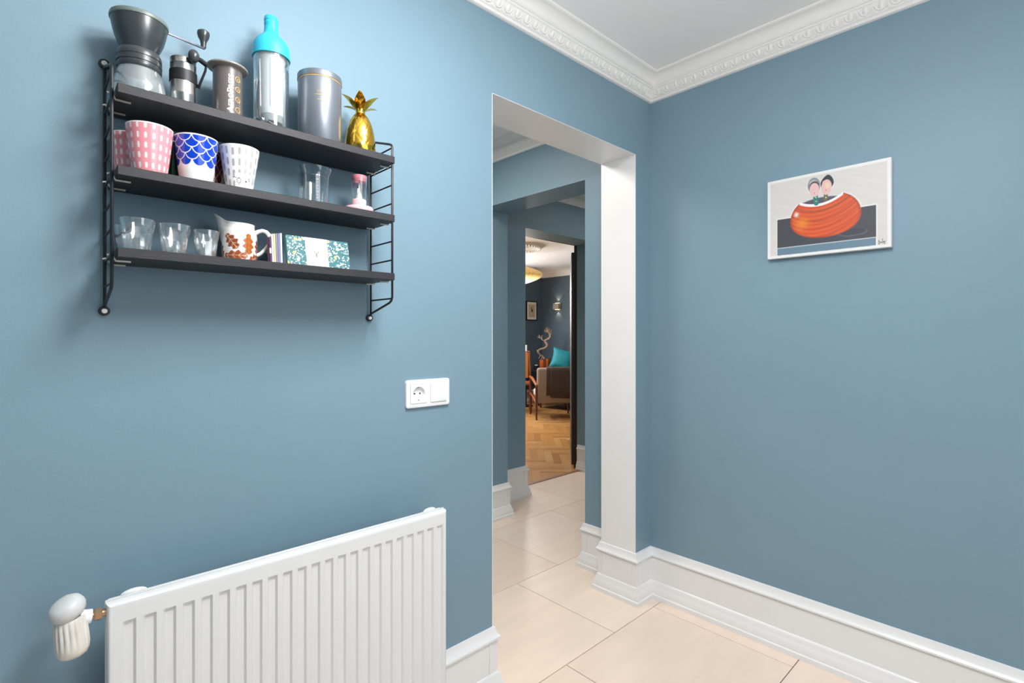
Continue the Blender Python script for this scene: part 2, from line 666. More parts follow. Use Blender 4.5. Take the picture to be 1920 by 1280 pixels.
def cornice(name, path, eggs):
    mb = MB()
    mb.sweep(path, CORN)
    c = struct(mb.build(name, M_PLASTER))
    if eggs:
        me = egg_mesh(True).mesh('egg')
        me.materials.append(M_PLASTER)
        for (x0, y0), (x1, y1) in eggs:
            t = Vector((x1 - x0, y1 - y0))
            n = int(t.length / 0.045)
            t.normalize()
            nv = Vector((t.y, -t.x))
            for i in range(n):
                o = bpy.data.objects.new('egg_moulding', me)
                COL.objects.link(o)
                o.parent = c
                p = Vector((x0, y0)) + t * (0.0225 + 0.045 * i)
                R = Matrix(((t.x, nv.x, 0, p.x), (t.y, nv.y, 0, p.y), (0, 0, 1, 0), (0, 0, 0, 1)))
                o.matrix_basis = R
    return c


cornice('trim_2', [(-3.6, 0), (0, 0)], [((-1.19, 0), (-0.035, 0))])
cornice('trim_3', [(0, 0), (0, -3.2)], [((0, -0.035), (0, -1.25))])
cornice('trim_4', [(0.01, 1.485), (0.01, T_WALL)], [((0.01, 1.45), (0.01, 0.7))])
cornice('trim_5', [(0.23, 1.485), (2.8, 1.485)], None)
cornice('trim_6', [(-1.6, 5.42), (5.0, 5.42), (5.0, 1.71)], None)
# mitre ends: the two kitchen runs meet in the corner; close their ends on the diagonal
for nm, sgn in (('trim_2', 0), ('trim_3', 1)):
    o = bpy.data.objects[nm]
    me = o.data
    for v in me.vertices:
        if nm == 'trim_2' and abs(v.co.x) < 1e-5:
            v.co.x = v.co.y          # y = -d  ->  x = -d
        if nm == 'trim_3' and abs(v.co.y) < 1e-5:
            v.co.y = v.co.x

# floor tiles (600 mm, running bond), real joints
fl = MB().box(-3.6, 2.8, -3.2, 1.665, -0.06, -0.004).build('floor', M_GROUT, smooth=False)
struct(fl)
rows = {}
J = 0.0030
TZ = 0.008


def tile(x0, x1, y0, y1):
    x0, x1 = max(x0, -3.6), min(x1, 2.8)
    y0, y1 = max(y0, -3.2), min(y1, 1.665)
    if x1 - x0 < 0.02 or y1 - y0 < 0.02:
        return
    mb = MB()
    hx, hy = (x1 - x0) / 2 - J / 2, (y1 - y0) / 2 - J / 2
    c = 0.0008
    vs = [(-hx, -hy, -TZ), (hx, -hy, -TZ), (hx, hy, -TZ), (-hx, hy, -TZ),
          (-hx, -hy, -c), (hx, -hy, -c), (hx, hy, -c), (-hx, hy, -c),
          (-hx + c, -hy + c, 0), (hx - c, -hy + c, 0), (hx - c, hy - c, 0), (-hx + c, hy - c, 0)]
    fs = [(8, 9, 10, 11)] + [(4 + i, 4 + (i + 1) % 4, 8 + (i + 1) % 4, 8 + i) for i in range(4)] + \
         [(i, (i + 1) % 4, 4 + (i + 1) % 4, 4 + i) for i in range(4)]
    mb.add(vs, fs)
    o = mb.build('tile', M_TILE, smooth=False)
    o.parent = fl
    o.location = ((x0 + x1) / 2, (y0 + y1) / 2, 0)


ys = [-3.2, -2.99, -2.41, -1.825, -1.24, -0.657, -0.075, 0.505, 1.11, 1.665]
for k in range(len(ys) - 1):
    y0, y1 = ys[k], ys[k + 1]
    off = -0.391 if k % 2 == 0 else -0.085
    if y0 == -0.657:
        off = -0.095
    if y0 == 1.11:
        off = 0.22
    for i in range(-7, 7):
        x0, x1 = off + 0.6 * i, off + 0.6 * (i + 1)
        if y0 < -0.1:
            if x0 >= 0:
                continue
            x1 = min(x1, 0.0)
        tile(x0, x1, y0, y1)

# living room parquet: herringbone blocks where they show, a plain base elsewhere
fl2 = MB().box(-1.6, 5.0, 1.665, 5.42, -0.06, -0.003).build('floor', mat('oak_base', (188, 134, 76), 0.35, vary=0.12, scale=5), smooth=False)
struct(fl2)
PW, PL = 0.075, 0.45
pm = MB()
pm.box(-PL / 2 + .0006, PL / 2 - .0006, -PW / 2 + .0006, PW / 2 - .0006, -0.010, 0.0, 0.0008, 1)
plank_me = pm.mesh('plank', False)
plank_me.materials.append(M_PLANK)
cnt = 0
rg = random.Random(4)
a45 = PI / 4 + 0.02
ca, sa = math.cos(a45), math.sin(a45)
cands = []
K = 6
for r_ in range(-90, 90):
    for n_k in range(-8, 8):
        # along each row the blocks lie flat, along each column they stand, stepping by one block width
        for ang, p, q in ((0, (r_ + 2 * K * n_k + K / 2) * PW, (r_ + .5) * PW),
                          (PI / 2, (r_ + .5) * PW, (r_ - 2 * K * n_k - 2 * K + 1 + K / 2) * PW)):
            cands.append((2.2 + p * ca - q * sa, 2.9 + p * sa + q * ca, ang))
sel = []
for x, y, ang in cands:
    if y < 1.70 or y > 5.1 or x < 0.2 or x > 4.6:
        continue
    dx, dy = x - CAMP.x, y - CAMP.y
    fw = dx * .6859 + dy * .7275
    lat = dx * .7277 - dy * .6862
    px = 960 + 969 * lat / fw
    m = 969 * 0.26 / fw
    if 985 - m < px < 1082 + m and 3.9 < fw < 8.6:
        sel.append((fw, x, y, ang))
sel.sort()
for fw, x, y, ang in sel[:290]:
    o = bpy.data.objects.new('plank', plank_me)
    COL.objects.link(o)
    o.parent = fl2
    o.location = (x, y, rg.uniform(-0.0006, 0.0004))
    o.rotation_euler = (0, 0, a45 + ang)
# threshold strip between tile and parquet
struct(MB().box(0.60, 1.56, 1.650, 1.690, -0.002, 0.004, 0.002).build('trim_7', mat('threshold_oak', (150, 100, 58), 0.4), smooth=False))

# ------------------------------------------------------------------ wall shelf
XL, XR_ = -2.040, -1.454
SHZ = [1.684, 1.533, 1.382]
sh = thing('ladder_wall_shelf', 'black wire ladder shelf with three dark boards on the blue wall', 'shelf', (-1.747, 0, 1.27))
for xs in (XL, XR_):
    yb, yf, r = -0.012, -0.128, 0.0030
    f = MB()
    f.tube([(xs, yb, 1.276), (xs, yb, 1.763)], r, 8)
    path = [(xs, yb, 1.759), (xs, yb - 0.012, 1.757), (xs, yf + 0.014, 1.727), (xs, yf + 0.004, 1.722), (xs, yf, 1.714),
            (xs, yf, 1.322), (xs, yf + 0.004, 1.313), (xs, yf + 0.014, 1.307), (xs, yb, 1.281)]
    f.tube(path, r, 8)
    fr = f.build('ladder_frame', M_BLACK, sh)
    for z in (1.717, 1.668, 1.619, 1.5705, 1.5215, 1.471, 1.422, 1.3715, 1.321):
        MB().tube([(xs, yb, z - 0.003), (xs, yf, z - 0.003)], 0.0022, 6).build('rung', M_BLACK, fr)
    for z in (1.770, 1.270):
        Rm = Matrix.Rotation(PI / 2, 4, 'X')
        g = MB()
        g.lathe([(0, 0.0005), (.009, 0.0005), (.0098, .004), (.009, .008), (.0055, .0085), (0, .0085)], 20, (xs, 0, z), 0, Rm)
        g.lathe([(0, .0085), (.0052, .0085), (.0045, .011), (0, .012)], 16, (xs, 0, z), 1, Rm)
        g.build('wall_screw', [M_BLACKRUB, M_PLASTIC], fr)
for z in SHZ:
    s = MB()
    s.box(-2.034, -1.459, -0.150, -0.006, z - 0.018, z, 0.0012, 1)
    bd = s.build('shelf_board', M_SHELF, sh, ang=30)
    for xs, sg in ((XL, 1), (XR_, -1)):
        for yy in (-0.118, -0.045):
            h = MB()
            h.tube([(xs - sg * 0.006, yy, z - 0.012), (xs - sg * .002, yy, z - .010), (xs + sg * .004, yy, z - 0.016),
                    (xs + sg * 0.007, yy, z - 0.0215), (xs + sg * 0.030, yy, z - 0.0215)], 0.0021, 6)
            h.build('hook', M_HOOK, bd)

# ------------------------------------------------------------------ text helper
def text_mesh(s, size, extrude=0.0, align='CENTER', bold=0.0, caps=False):
    cu = bpy.data.curves.new('txt', 'FONT')
    cu.body = s
    cu.size = size
    cu.extrude = extrude
    cu.align_x = align
    cu.align_y = 'CENTER'
    cu.resolution_u = 3
    cu.offset = bold
    if caps:
        cu.small_caps_scale = 0.8
        for bf in cu.body_format:
            bf.use_small_caps = True
    to = bpy.data.objects.new('txt', cu)
    COL.objects.link(to)
    dg = bpy.context.evaluated_depsgraph_get()
    me = bpy.data.meshes.new_from_object(to.evaluated_get(dg))
    bpy.data.objects.remove(to)
    bpy.data.curves.remove(cu)
    return me


def on_cylinder(mb, me, cx, cy, r, th0, z0, rot90=False, sub=2, sx=1.0):
    """lay a flat text mesh on a vertical cylinder facing the camera side; th0 angle right of the camera direction"""
    bm = bmesh.new()
    bm.from_mesh(me)
    bmesh.ops.subdivide_edges(bm, edges=bm.edges[:], cuts=sub)
    bmesh.ops.triangulate(bm, faces=bm.faces[:])
    bm.verts.index_update()
    base = cam_angle(cx, cy) + th0
    vs = []
    for v in bm.verts:
        s, z = (v.co.x * sx, v.co.y) if not rot90 else (-v.co.y, v.co.x * sx)
        a = base + s / r
        vs.append((cx + r * math.cos(a), cy + r * math.sin(a), z0 + z))
    mb.add(vs, [[v.index for v in f.verts] for f in bm.faces])
    bm.free()


Z1, Z2, Z3 = SHZ

# ------------------------------------------------------------------ top shelf
# 1 hopper grinder with glass jar
x, y = -1.991, -0.076
t = thing('coffee_grinder', 'large dark plastic hand coffee grinder with funnel hopper on a glass jar', 'coffee grinder', (x, y, Z1))
MB().lathe([(0, 0.001), (.043, .001), (.045, .004), (.0455, .012), (.043, .030), (.0385, .048), (.035, .060), (.0345, .068),
            (.0325, .068), (.033, .060), (.0365, .048), (.041, .030), (.0435, .012), (.042, .006), (0, .005)], 40, (x, y, Z1)
           ).build('glass_jar', M_GLASSJ, t)
MB().lathe([(0, .060), (.036, .060), (.0375, .063), (.0375, .068), (.0365, .069), (.0365, .071), (.0378, .072), (.0378, .079),
            (.0365, .080), (.0365, .082), (.0375, .083), (.0375, .090), (.035, .096), (.030, .098), (0, .098)], 40, (x, y, Z1)
           ).build('screw_collar', M_DARKPLASTIC, t)
MB().lathe([(0, .097), (.0300, .097), (.0318, .102), (.0362, .112), (.0405, .123), (.0438, .135), (.0460, .147), (.0470, .155),
            (.0450, .155), (.043, .147), (0, .146)], 44, (x, y, Z1)).build('hopper', M_DARKPLASTIC, t)
MB().lathe([(0, .1535), (.0450, .1535), (.0485, .155), (.0492, .159), (.0480, .163), (.030, .1655), (.010, .167), (0, .167)], 44, (x, y, Z1)
           ).build('hopper_lid', mat('grey_lid_plastic', (112, 124, 120), 0.35), t)
h = MB()
h.tube([(x, y, Z1 + .166), (x, y, Z1 + .172)], 0.006, 10)
h.tube([(x, y, Z1 + .167), (x + .045, y + .010, Z1 + .162), (-1.8745, -0.064, Z1 + .156)], 0.0026, 8)
crank = h.build('crank_arm', M_CHROME, t)
MB().lathe([(0, -.002), (.005, -.002), (.0055, .006), (.0065, .012), (.0105, .020), (.0122, .027), (.0115, .032), (.007, .0355), (0, .036)],
           24, (-1.8765, -0.064, Z1 + .159)).build('crank_knob', M_DARKPLASTIC, crank)

# 2 steel hand grinder
x, y = -1.916, -0.075
t = thing('hand_grinder', 'slim brushed steel hand grinder with a black band and folded crank', 'coffee grinder', (x, y, Z1))
MB().lathe([(0, .0005), (.0225, .0005), (.0235, .002), (.0235, .036), (.0238, .037), (.0235, .038), (.0235, .063), (0, .063)], 36, (x, y, Z1)
           ).build('grinder_body', M_STEEL, t)
MB().lathe([(.0234, .062), (.0250, .0625), (.0252, .074), (.0250, .085), (.0234, .0855)], 36, (x, y, Z1)).build('rubber_band', M_BLACKRUB, t)
MB().lathe([(0, .085), (.0232, .085), (.0236, .087), (.0236, .098), (.0240, .099), (.0236, .100), (.0236, .110), (.022, .112), (0, .1125)],
           36, (x, y, Z1)).build('top_cap', M_STEEL, t)
h = MB()
h.tube([(-1.903, -0.105, 1.796), (-1.889, -0.098, 1.796), (-1.8775, -0.093, 1.793)], [0.0045, 0.005, 0.0052], 10)
h.tube([(-1.8775, -0.093, 1.793), (-1.8790, -0.091, 1.780), (-1.8875, -0.086, 1.752), (-1.8890, -0.082, 1.742)], 0.0024, 8)
h.tube([(-1.8935, -0.0795, 1.748), (-1.8875, -0.083, 1.748)], 0.004, 8)
cr = h.build('folding_crank', M_BLACK, t)
MB().ellipsoid((-1.9035, -0.1062, 1.7965), 0.0105, 0.0105, 0.0135).build('crank_knob', M_DARKPLASTIC, cr)

# 3 plunger coffee maker
x, y = -1.832, -0.075
t = thing('coffee_press', 'smoky grey plastic coffee press tube with a wide flange and gold numbers', 'coffee press', (x, y, Z1))
MB().lathe([(.0285, .0005), (.0292, .001), (.0288, .119), (.027, .119), (.0268, .004), (.0285, .0005)], 44, (x, y, Z1)).build('press_body', M_SMOKE, t)
MB().lathe([(.0270, .1185), (.0295, .1185), (.031, .1196), (.039, .1205), (.0402, .1218), (.0402, .1238), (.039, .125), (.0270, .125), (.0270, .1185)],
           44, (x, y, Z1)).build('flange', mat('pale_smoky_plastic', (150, 146, 139), 0.35), t)
mb = MB()
on_cylinder(mb, text_mesh('AeroPress', 0.0180, bold=0.0003, caps=True), x, y, .0297, 0.20, Z1 + .060, True, 1, 1.06)
mb.build('lettering', M_CREAM, t, smooth=False)
mb = MB()
for k, n in enumerate(('1', '2', '3', '4')):
    zc = Z1 + 0.0275 + 0.0222 * k
    on_cylinder(mb, text_mesh(n, 0.0085), x, y, .0296, 0.72, zc, False, 1)
    base = cam_angle(x, y) + 0.72
    pts = []
    for i in range(18):
        a = 2 * PI * i / 18
        an = base + 0.0056 * math.cos(a) / .0293
        pts.append((x + .0293 * math.cos(an), y + .0293 * math.sin(an), zc + 0.0056 * math.sin(a)))
    mb.tube(pts, 0.0009, 5, closed=True)
mb.build('gold_numbers', M_GOLDPRINT, t, smooth=False)

# 4 filter bottle
x, y = -1.740, -0.075
t = thing('filter_bottle', 'glass filter bottle with a turquoise silicone neck and white mesh filter', 'bottle', (x, y, Z1))
MB().lathe([(0, .001), (.0365, .001), (.038, .003), (.0382, .012), (.0382, .186), (.0370, .186), (.0370, .010), (0, .006)], 44, (x, y, Z1)
           ).build('glass_body', M_GLASS, t)
MB().lathe([(.0385, .178), (.0408, .178), (.0408, .184), (.0400, .196), (.0385, .206), (.034, .216), (.026, .225), (.0195, .231),
            (.0162, .238), (.0152, .248), (.0150, .256), (.0156, .257), (.0156, .259), (.0150, .260), (.0150, .264), (.0158, .265),
            (.0158, .267), (.0152, .268), (.0152, .272), (.0140, .2745), (.0110, .275), (0, .275)], 44, (x, y, Z1)).build('silicone_neck', M_TEAL, t)
ff = MB()
ff.lathe([(.0300, .186), (.0305, .176), (.0300, .170), (.0285, .168), (.0262, .060), (.0258, .048), (.0252, .044), (0, .044)], 40, (x, y, Z1))
fp = ff.build('mesh_filter', M_FILTER, t)
for k in range(3):
    a = cam_angle(x, y) + (-1.0 + k * 0.95)
    MB().tube([(x + .0286 * math.cos(a), y + .0286 * math.sin(a), Z1 + .167), (x + .0264 * math.cos(a), y + .0264 * math.sin(a), Z1 + .060)],
              0.0016, 6).build('filter_rib', M_PLASTIC, fp)
MB().lathe([(.0250, .0435), (.0248, .030), (.024, .028), (0, .028)], 40, (x, y, Z1)).build('filter_base', M_FILTGREY, t)

# 5 scoop in front of the bottle
x, y = -1.777, -0.128
t = thing('coffee_scoop', 'shiny chrome scoop lying at the foot of the turquoise bottle', 'spoon', (x, y, Z1))
Rm = Matrix.Rotation(math.radians(8), 4, 'Z')
s = MB()
s.lathe([(0, .0006), (.006, .0012), (.0105, .004), (.0125, .0085), (.013, .0115), (.0120, .0115), (.0098, .005), (.0055, .0024), (0, .0018)],
        24, (x, y, Z1), 0, Rm @ Matrix.Diagonal((1.15, 0.9, 1, 1)))
s.build('bowl', M_CHROME, t)
MB().tube([(x + .0135, y + .001, Z1 + .0112), (x + .030, y + .003, Z1 + .0075), (x + .052, y + .006, Z1 + .0022), (x + .058, y + .007, Z1 + .0018)],
          [0.0018, 0.0019, 0.0021, 0.0014], 8).build('handle', M_CHROME, t)

# 6 tin
x, y = -1.630, -0.086
t = thing('coffee_tin', 'tall grey blue coffee tin with small gold lettering', 'tin', (x, y, Z1))
R_ = 0.0505
MB().lathe([(0, .0005), (R_ - .001, .0005), (R_, .002), (R_, .150), (R_ - .0008, .152), (0, .152)], 56, (x, y, Z1)).build('tin_body', M_TIN, t)
MB().lathe([(R_ - .002, .1515), (R_ + .0002, .1515), (R_ + .0002, .1535), (R_ - .002, .1535)], 56, (x, y, Z1)).build('gold_line', M_GOLDPRINT, t)
MB().lathe([(R_ - .001, .1538), (R_ + .0012, .154), (R_ + .0012, .166), (R_ + .0004, .168), (R_ - .002, .1685), (R_ - .004, .167), (0, .167)],
           56, (x, y, Z1)).build('tin_lid', M_TIN, t)
mb = MB()
on_cylinder(mb, text_mesh('COFFEE', 0.0075), x, y, R_ + .0009, 0.16, Z1 + .1135, False, 1, 1.15)
for (wd, ht, dz, dth) in ((.036, .0022, .106, 0.14), (.012, .0015, .0985, 0.22), (.028, .0018, .0945, 0.16), (.014, .0015, .0905, 0.2)):
    n = int(wd / 0.0018)
    rr = random.Random(int(dz * 1e4))
    for i in range(n):
        s0 = -wd / 2 + wd * i / n
        a0 = cam_angle(x, y) + dth + s0 / R_
        a1 = a0 + 0.0012 / R_
        hh = ht * rr.uniform(0.5, 1.0)
        q = R_ + .0008
        mb.add([(x + q * math.cos(a0), y + q * math.sin(a0), Z1 + dz - hh / 2), (x + q * math.cos(a1), y + q * math.sin(a1), Z1 + dz - hh / 2),
                (x + q * math.cos(a1), y + q * math.sin(a1), Z1 + dz + hh / 2), (x + q * math.cos(a0), y + q * math.sin(a0), Z1 + dz + hh / 2)],
               [(0, 1, 2, 3)])
mb.build('lettering', M_GOLDPRINT, t, smooth=False)

# 7 gold pineapple
x, y = -1.523, -0.086
t = thing('pineapple_ornament', 'polished gold metal pineapple ornament with a spiky crown', 'ornament', (x, y, Z1))
prof = []
for i in range(49):
    v = i / 48.0
    z = v * 0.112
    if v < 0.22:
        r = 0.0345 + 0.0042 * math.sin(v / 0.22 * PI / 2)
    else:
        u = (v - 0.22) / 0.78
        r = 0.0387 * math.sqrt(max(0.0, 1 - u ** 2.6)) * 0.72 + 0.28 * 0.0387 * (1 - u * 0.62)
    prof.append((max(r, 0.0125), z))


def diamond(a, r, z):
    p = z * 44.0
    q = a * 9 / (2 * PI)
    d1 = abs(((q + p * 0.62) % 1.0) - 0.5)
    d2 = abs(((q - p * 0.62) % 1.0) - 0.5)
    g = min(0.5 - d1, 0.5 - d2)
    return -0.0007 * math.exp(-(g / 0.055) ** 2) * min(1.0, r / 0.02)


MB().lathe([(0, 0.0005)] + prof + [(0, 0.112)], 120, (x, y, Z1), rfun=diamond).build('pineapple_body', M_GOLD, t, ang=60)
MB().lathe([(0, .110), (.0125, .110), (.0118, .115), (.0130, .122), (.0165, .131), (.0215, .139), (.0200, .139), (.0145, .130), (0, .124)], 24, (x, y, Z1)
           ).build('crown_base', M_GOLD, t)


def leaf_blade(az, tilt0, length, wid, z0, r0):
    mb = MB()
    n = 7
    vs = []
    for k in range(2):
        for i in range(n):
            s = i / (n - 1)
            tl = tilt0 + 0.75 * s
            # integrate roughly
            rr = r0 + length * (s * math.sin(tilt0 + 0.35 * s))
            zz = z0 + length * (s * math.cos(tilt0 + 0.35 * s))
            wv = wid * (1 - s) ** 0.8 * (0.7 + 0.6 * min(1, s * 3) * (1 - 0.4 * s))
            off = 0.0008 if k else 0.0
            for sd in (-1, 0, 1):
                dr = (0.0022 if sd else 0.0) * (1 - s) * -1
                vs.append((rr + dr + off, sd * wv, zz))
    R = Matrix.Rotation(az, 4, 'Z')
    vs = [R @ Vector(p) + Vector((x, y, 0)) for p in vs]
    fs = []
    for k in range(2):
        for i in range(n - 1):
            for c in range(2):
                a = k * n * 3 + i * 3 + c
                fs.append((a, a + 1, a + 4, a + 3))
    o = n * 3
    for i in range(n - 1):
        fs.append((i * 3, i * 3 + 3, o + i * 3 + 3, o + i * 3))
        fs.append((i * 3 + 2, o + i * 3 + 2, o + i * 3 + 5, i * 3 + 5))
    mb.add(vs, fs)
    return mb


for k in range(5):
    leaf_blade(2 * PI * k / 5 + 0.45, 0.62, 0.038, 0.0150, Z1 + .131, .0165).build('crown_leaf', M_GOLD, t)
for k in range(5):
    leaf_blade(2 * PI * (k + .5) / 5 + 0.45, 0.92, 0.033, 0.0125, Z1 + .122, .0135).build('crown_leaf', M_GOLD, t)


# ------------------------------------------------------------------ middle shelf: mugs
def mug(name, label, x, y, z, prof_o, paint, group, n=300, inside=M_WHITECER, handle_az=None, handle_mat=None, H=None):
    """prof_o: outer (r, z) list bottom to top; paint(s, zz, th, r) -> linear colours"""
    t = thing(name, label, 'mug', (x, y, z), group)
    zz = np.array([p[1] for p in prof_o])
    rr = np.array([p[0] for p in prof_o])
    m = 150
    zi = np.linspace(zz[0], zz[-1], m)
    ri = np.interp(zi, zz, rr)
    base = cam_angle(x, y)
    vs, fs, S, ZV, TH = [], [], [], [], []
    for k in range(m):
        for j in range(n):
            th = -PI + 2 * PI * j / n
            a = base + th
            vs.append((x + ri[k] * math.cos(a), y + ri[k] * math.sin(a), z + zi[k]))
            S.append(th * ri[k])
            ZV.append(zi[k])
            TH.append(th)
    for k in range(m - 1):
        for j in range(n):
            fs.append((k * n + j, k * n + (j + 1) % n, (k + 1) * n + (j + 1) % n, (k + 1) * n + j))
    me = bpy.data.meshes.new('cup_wall')
    me.from_pydata(vs, [], fs)
    me.polygons.foreach_set('use_smooth', [True] * len(fs))
    set_cols(me, paint(np.array(S), np.array(ZV), np.array(TH), np.repeat(ri, n)))
    me.materials.append(M_PRINT)
    link('cup_wall', me, t)
    rt, rb = ri[-1], ri[0]
    MB().lathe([(rt, zi[-1]), (rt - .0004, zi[-1] + .0012), (rt - .0018, zi[-1] + .0012), (rt - .0026, zi[-1] - .001),
                (rb - .002, zi[0] + .006), (0, zi[0] + .005)], 48, (x, y, z)).build('inner_wall', inside, t)
    MB().lathe([(0, zi[0] + .0015), (rb - .004, zi[0] + .0015), (rb - .003, 0.0004), (rb - .0012, 0.0004), (rb, zi[0] + .0003)], 48, (x, y, z)
               ).build('foot_ring', inside, t)
    if handle_az is not None:
        a = base + handle_az
        rm = ri[m // 2]
        pts = []
        for i in range(13):
            f = i / 12.0
            ang = -PI / 2 + PI * f
            rad = rm - 0.003 + 0.024 * math.cos(ang)
            pz = z + (zi[-1] + zi[0]) / 2 + 0.026 * math.sin(ang)
            pts.append((x + rad * math.cos(a), y + rad * math.sin(a), pz))
        MB().tube(pts, 0.0042, 10).build('handle', handle_mat or inside, t)
    return t


TAPER = [(.0285, .001), (.0305, .012), (.0345, .045), (.0375, .072), (.0392, .088), (.0396, .0925)]


def pink_paint(s, z, th, r):
    c = np.tile(lin((238, 150, 158)), (len(s), 1))
    nc = 18
    u = (th / (2 * PI) * nc) % 1.0 - 0.5
    du = u / nc * 2 * PI * r
    v = ((z - 0.004) / 0.0185) % 1.0 - 0.5
    dv = v * 0.0185
    q = (np.abs(du) / 0.0022) ** 3 + (np.abs(dv) / 0.0056) ** 3
    m = 1 - smoothstep(0.75, 1.25, q)
    m = np.maximum(m, smoothstep(0.0905, 0.092, z))
    return over(c, m, (244, 236, 232))


def blue_paint(s, z, th, r):
    c = np.tile(lin((240, 238, 234)), (len(s), 1))
    top = 0.0905
    nc = 9
    done = np.zeros(len(s))
    for i in range(5):
        yt = top - 0.012 * i
        dep = 0.0135
        u = ((th + (0.0 if i % 2 == 0 else PI / nc) + 0.22) / (2 * PI) * nc) % 1.0 - 0.5
        hw = 0.5
        curve = dep * np.sqrt(np.clip(1 - (u / hw) ** 2, 0, 1))
        d = (yt - z)
        inside = (d < curve) & (done == 0)
        # distance to the curved edge, approx
        uu = u / hw * 1.0
        arcl = 2 * PI * r / nc / 2
        q = np.sqrt(uu ** 2 + (np.clip(d, 0, None) / dep) ** 2)
        edge = (1 - q) * dep
        blue = smoothstep(0.0006, 0.0014, edge - 0.0006)
        blue = np.where(d < 0.0, 0, blue)
        if i > 0:
            blue = np.where(d < 0.0, smoothstep(0.0006, 0.0014, (1 - np.abs(uu)) * dep), blue)
        mask = np.where(inside, blue, 0)
        c = over(c, mask, (14, 62, 190))
        done = np.where(inside, 1, done)
    return over(c, smoothstep(0.0895, 0.0905, z), (242, 240, 236))


def grey_paint(s, z, th, r):
    c = np.tile(lin((238, 237, 234)), (len(s), 1))
    nc = 18
    col = np.floor(th / (2 * PI) * nc + 0.5)
    u = (th / (2 * PI) * nc + 0.5) % 1.0 - 0.5
    du = u / nc * 2 * PI * r
    h1 = (np.sin(col * 12.9898) * 43758.5453) % 1.0
    per = 0.0225
    v = ((z + h1 * per) / per) % 1.0 - 0.5
    dv = v * per
    q = (np.abs(du) / 0.0026) ** 4 + (np.abs(dv) / 0.0075) ** 4
    m = 1 - smoothstep(0.7, 1.3, q)
    face = (np.abs(th - 0.32) < 0.62) & (z < 0.034)
    m = np.where(face, 0, m)
    c = over(c, m * 0.9, (164, 164, 161))

    def dot(cx, cz, ax, az, col=(40, 40, 40)):
        nonlocal c
        q = ((s - cx) / ax) ** 2 + ((z - cz) / az) ** 2
        c = over(c, 1 - smoothstep(0.7, 1.3, q), col)

    def line(x0, z0, x1, z1, wd, col=(70, 70, 70)):
        nonlocal c
        dx, dz = x1 - x0, z1 - z0
        tt = np.clip(((s - x0) * dx + (z - z0) * dz) / (dx * dx + dz * dz), 0, 1)
        d = np.hypot(s - x0 - tt * dx, z - z0 - tt * dz)
        c = over(c, 1 - smoothstep(wd * .6, wd * 1.3, d), col)
    # simple drawn face: muzzle, nose, eye, ear, whisker
    pts = [(.0040 * math.sin(a), .0185 + .0050 * math.cos(a)) for a in np.linspace(0.3, 2 * PI - 0.3, 16)]
    for p, q in zip(pts[:-1], pts[1:]):
        line(p[0] - .001, p[1], q[0] - .001, q[1], .0005)
    dot(-.001, .0232, .0014, .0010)
    dot(-.0012, .0112, .0008, .0010)
    dot(.0125, .0175, .0017, .0019)
    line(.0100, .0130, .0150, .0130, .0004)
    line(-.013, .0245, -.006, .0238, .0005)
    line(.0185, .0255, .0205, .0205, .0009, (60, 60, 60))
    line(.0205, .0205, .0185, .0190, .0006, (60, 60, 60))
    dot(.0200, .0145, .0008, .0016, (120, 120, 120))
    return over(c, smoothstep(0.0905, 0.092, z), (246, 246, 244))


def green_paint(s, z, th, r):
    c = np.tile(lin((10, 92, 62)), (len(s), 1))
    u = (th / (2 * PI) * 10) % 1.0 - 0.5
    v = ((z - np.abs(u) * 0.02) / 0.006) % 1.0 - 0.5
    m = (1 - smoothstep(0.10, 0.2, np.abs(v))) * (z > 0.062) * (z < 0.084) * (np.abs(u) < 0.32)
    c = over(c, m, (226, 236, 228))
    m = (1 - smoothstep(0.03, 0.06, np.abs(u))) * (z > 0.004) * (z < 0.016)
    return over(c, m, (220, 230, 224))


def brown_paint(s, z, th, r):
    c = np.tile(lin((112, 40, 30)), (len(s), 1))
    u = th / (2 * PI) * 12
    for sg in (1, -1):
        v = (u + sg * z / 0.030) % 1.0 - 0.5
        c = over(c, 1 - smoothstep(0.035, 0.07, np.abs(v)), (214, 186, 164))
    return c


mug('patterned_mug', 'pink mug with white dashes standing in front, full mug visible', -1.9785, -0.106, Z2, TAPER, pink_paint, 'patterned mugs on the middle board')
mug('patterned_mug', 'pink dashed mug half hidden at the far left end behind another pink mug', -2.0005, -0.0395, Z2,
    [(p[0] * 0.86, p[1] * 0.97) for p in TAPER], pink_paint, 'patterned mugs on the middle board')
mug('patterned_mug', 'white mug with royal blue fish scale pattern above a plain base', -1.8985, -0.106, Z2,
    [(.0290, .001), (.0320, .020), (.0355, .050), (.0385, .080), (.0395, .0915)], blue_paint, 'patterned mugs on the middle board')
mug('patterned_mug', 'off white tapered mug with grey dashes and a little drawn face', -1.8160, -0.104, Z2,
    [(.0262, .001), (.0300, .028), (.0345, .058), (.0385, .084), (.0396, .0915)], grey_paint, 'patterned mugs on the middle board')
mug('patterned_mug', 'dark green mug peeking out between the pink and the blue scale mugs', -1.9270, -0.0395, Z2,
    [(p[0] * 0.84, p[1] * 0.97) for p in TAPER], green_paint, 'patterned mugs on the middle board')
mug('patterned_mug', 'red brown mug with pale crossing lines between the blue and grey mugs', -1.8545, -0.0395, Z2,
    [(p[0] * 0.84, p[1] * 0.95) for p in TAPER], brown_paint, 'patterned mugs on the middle board')

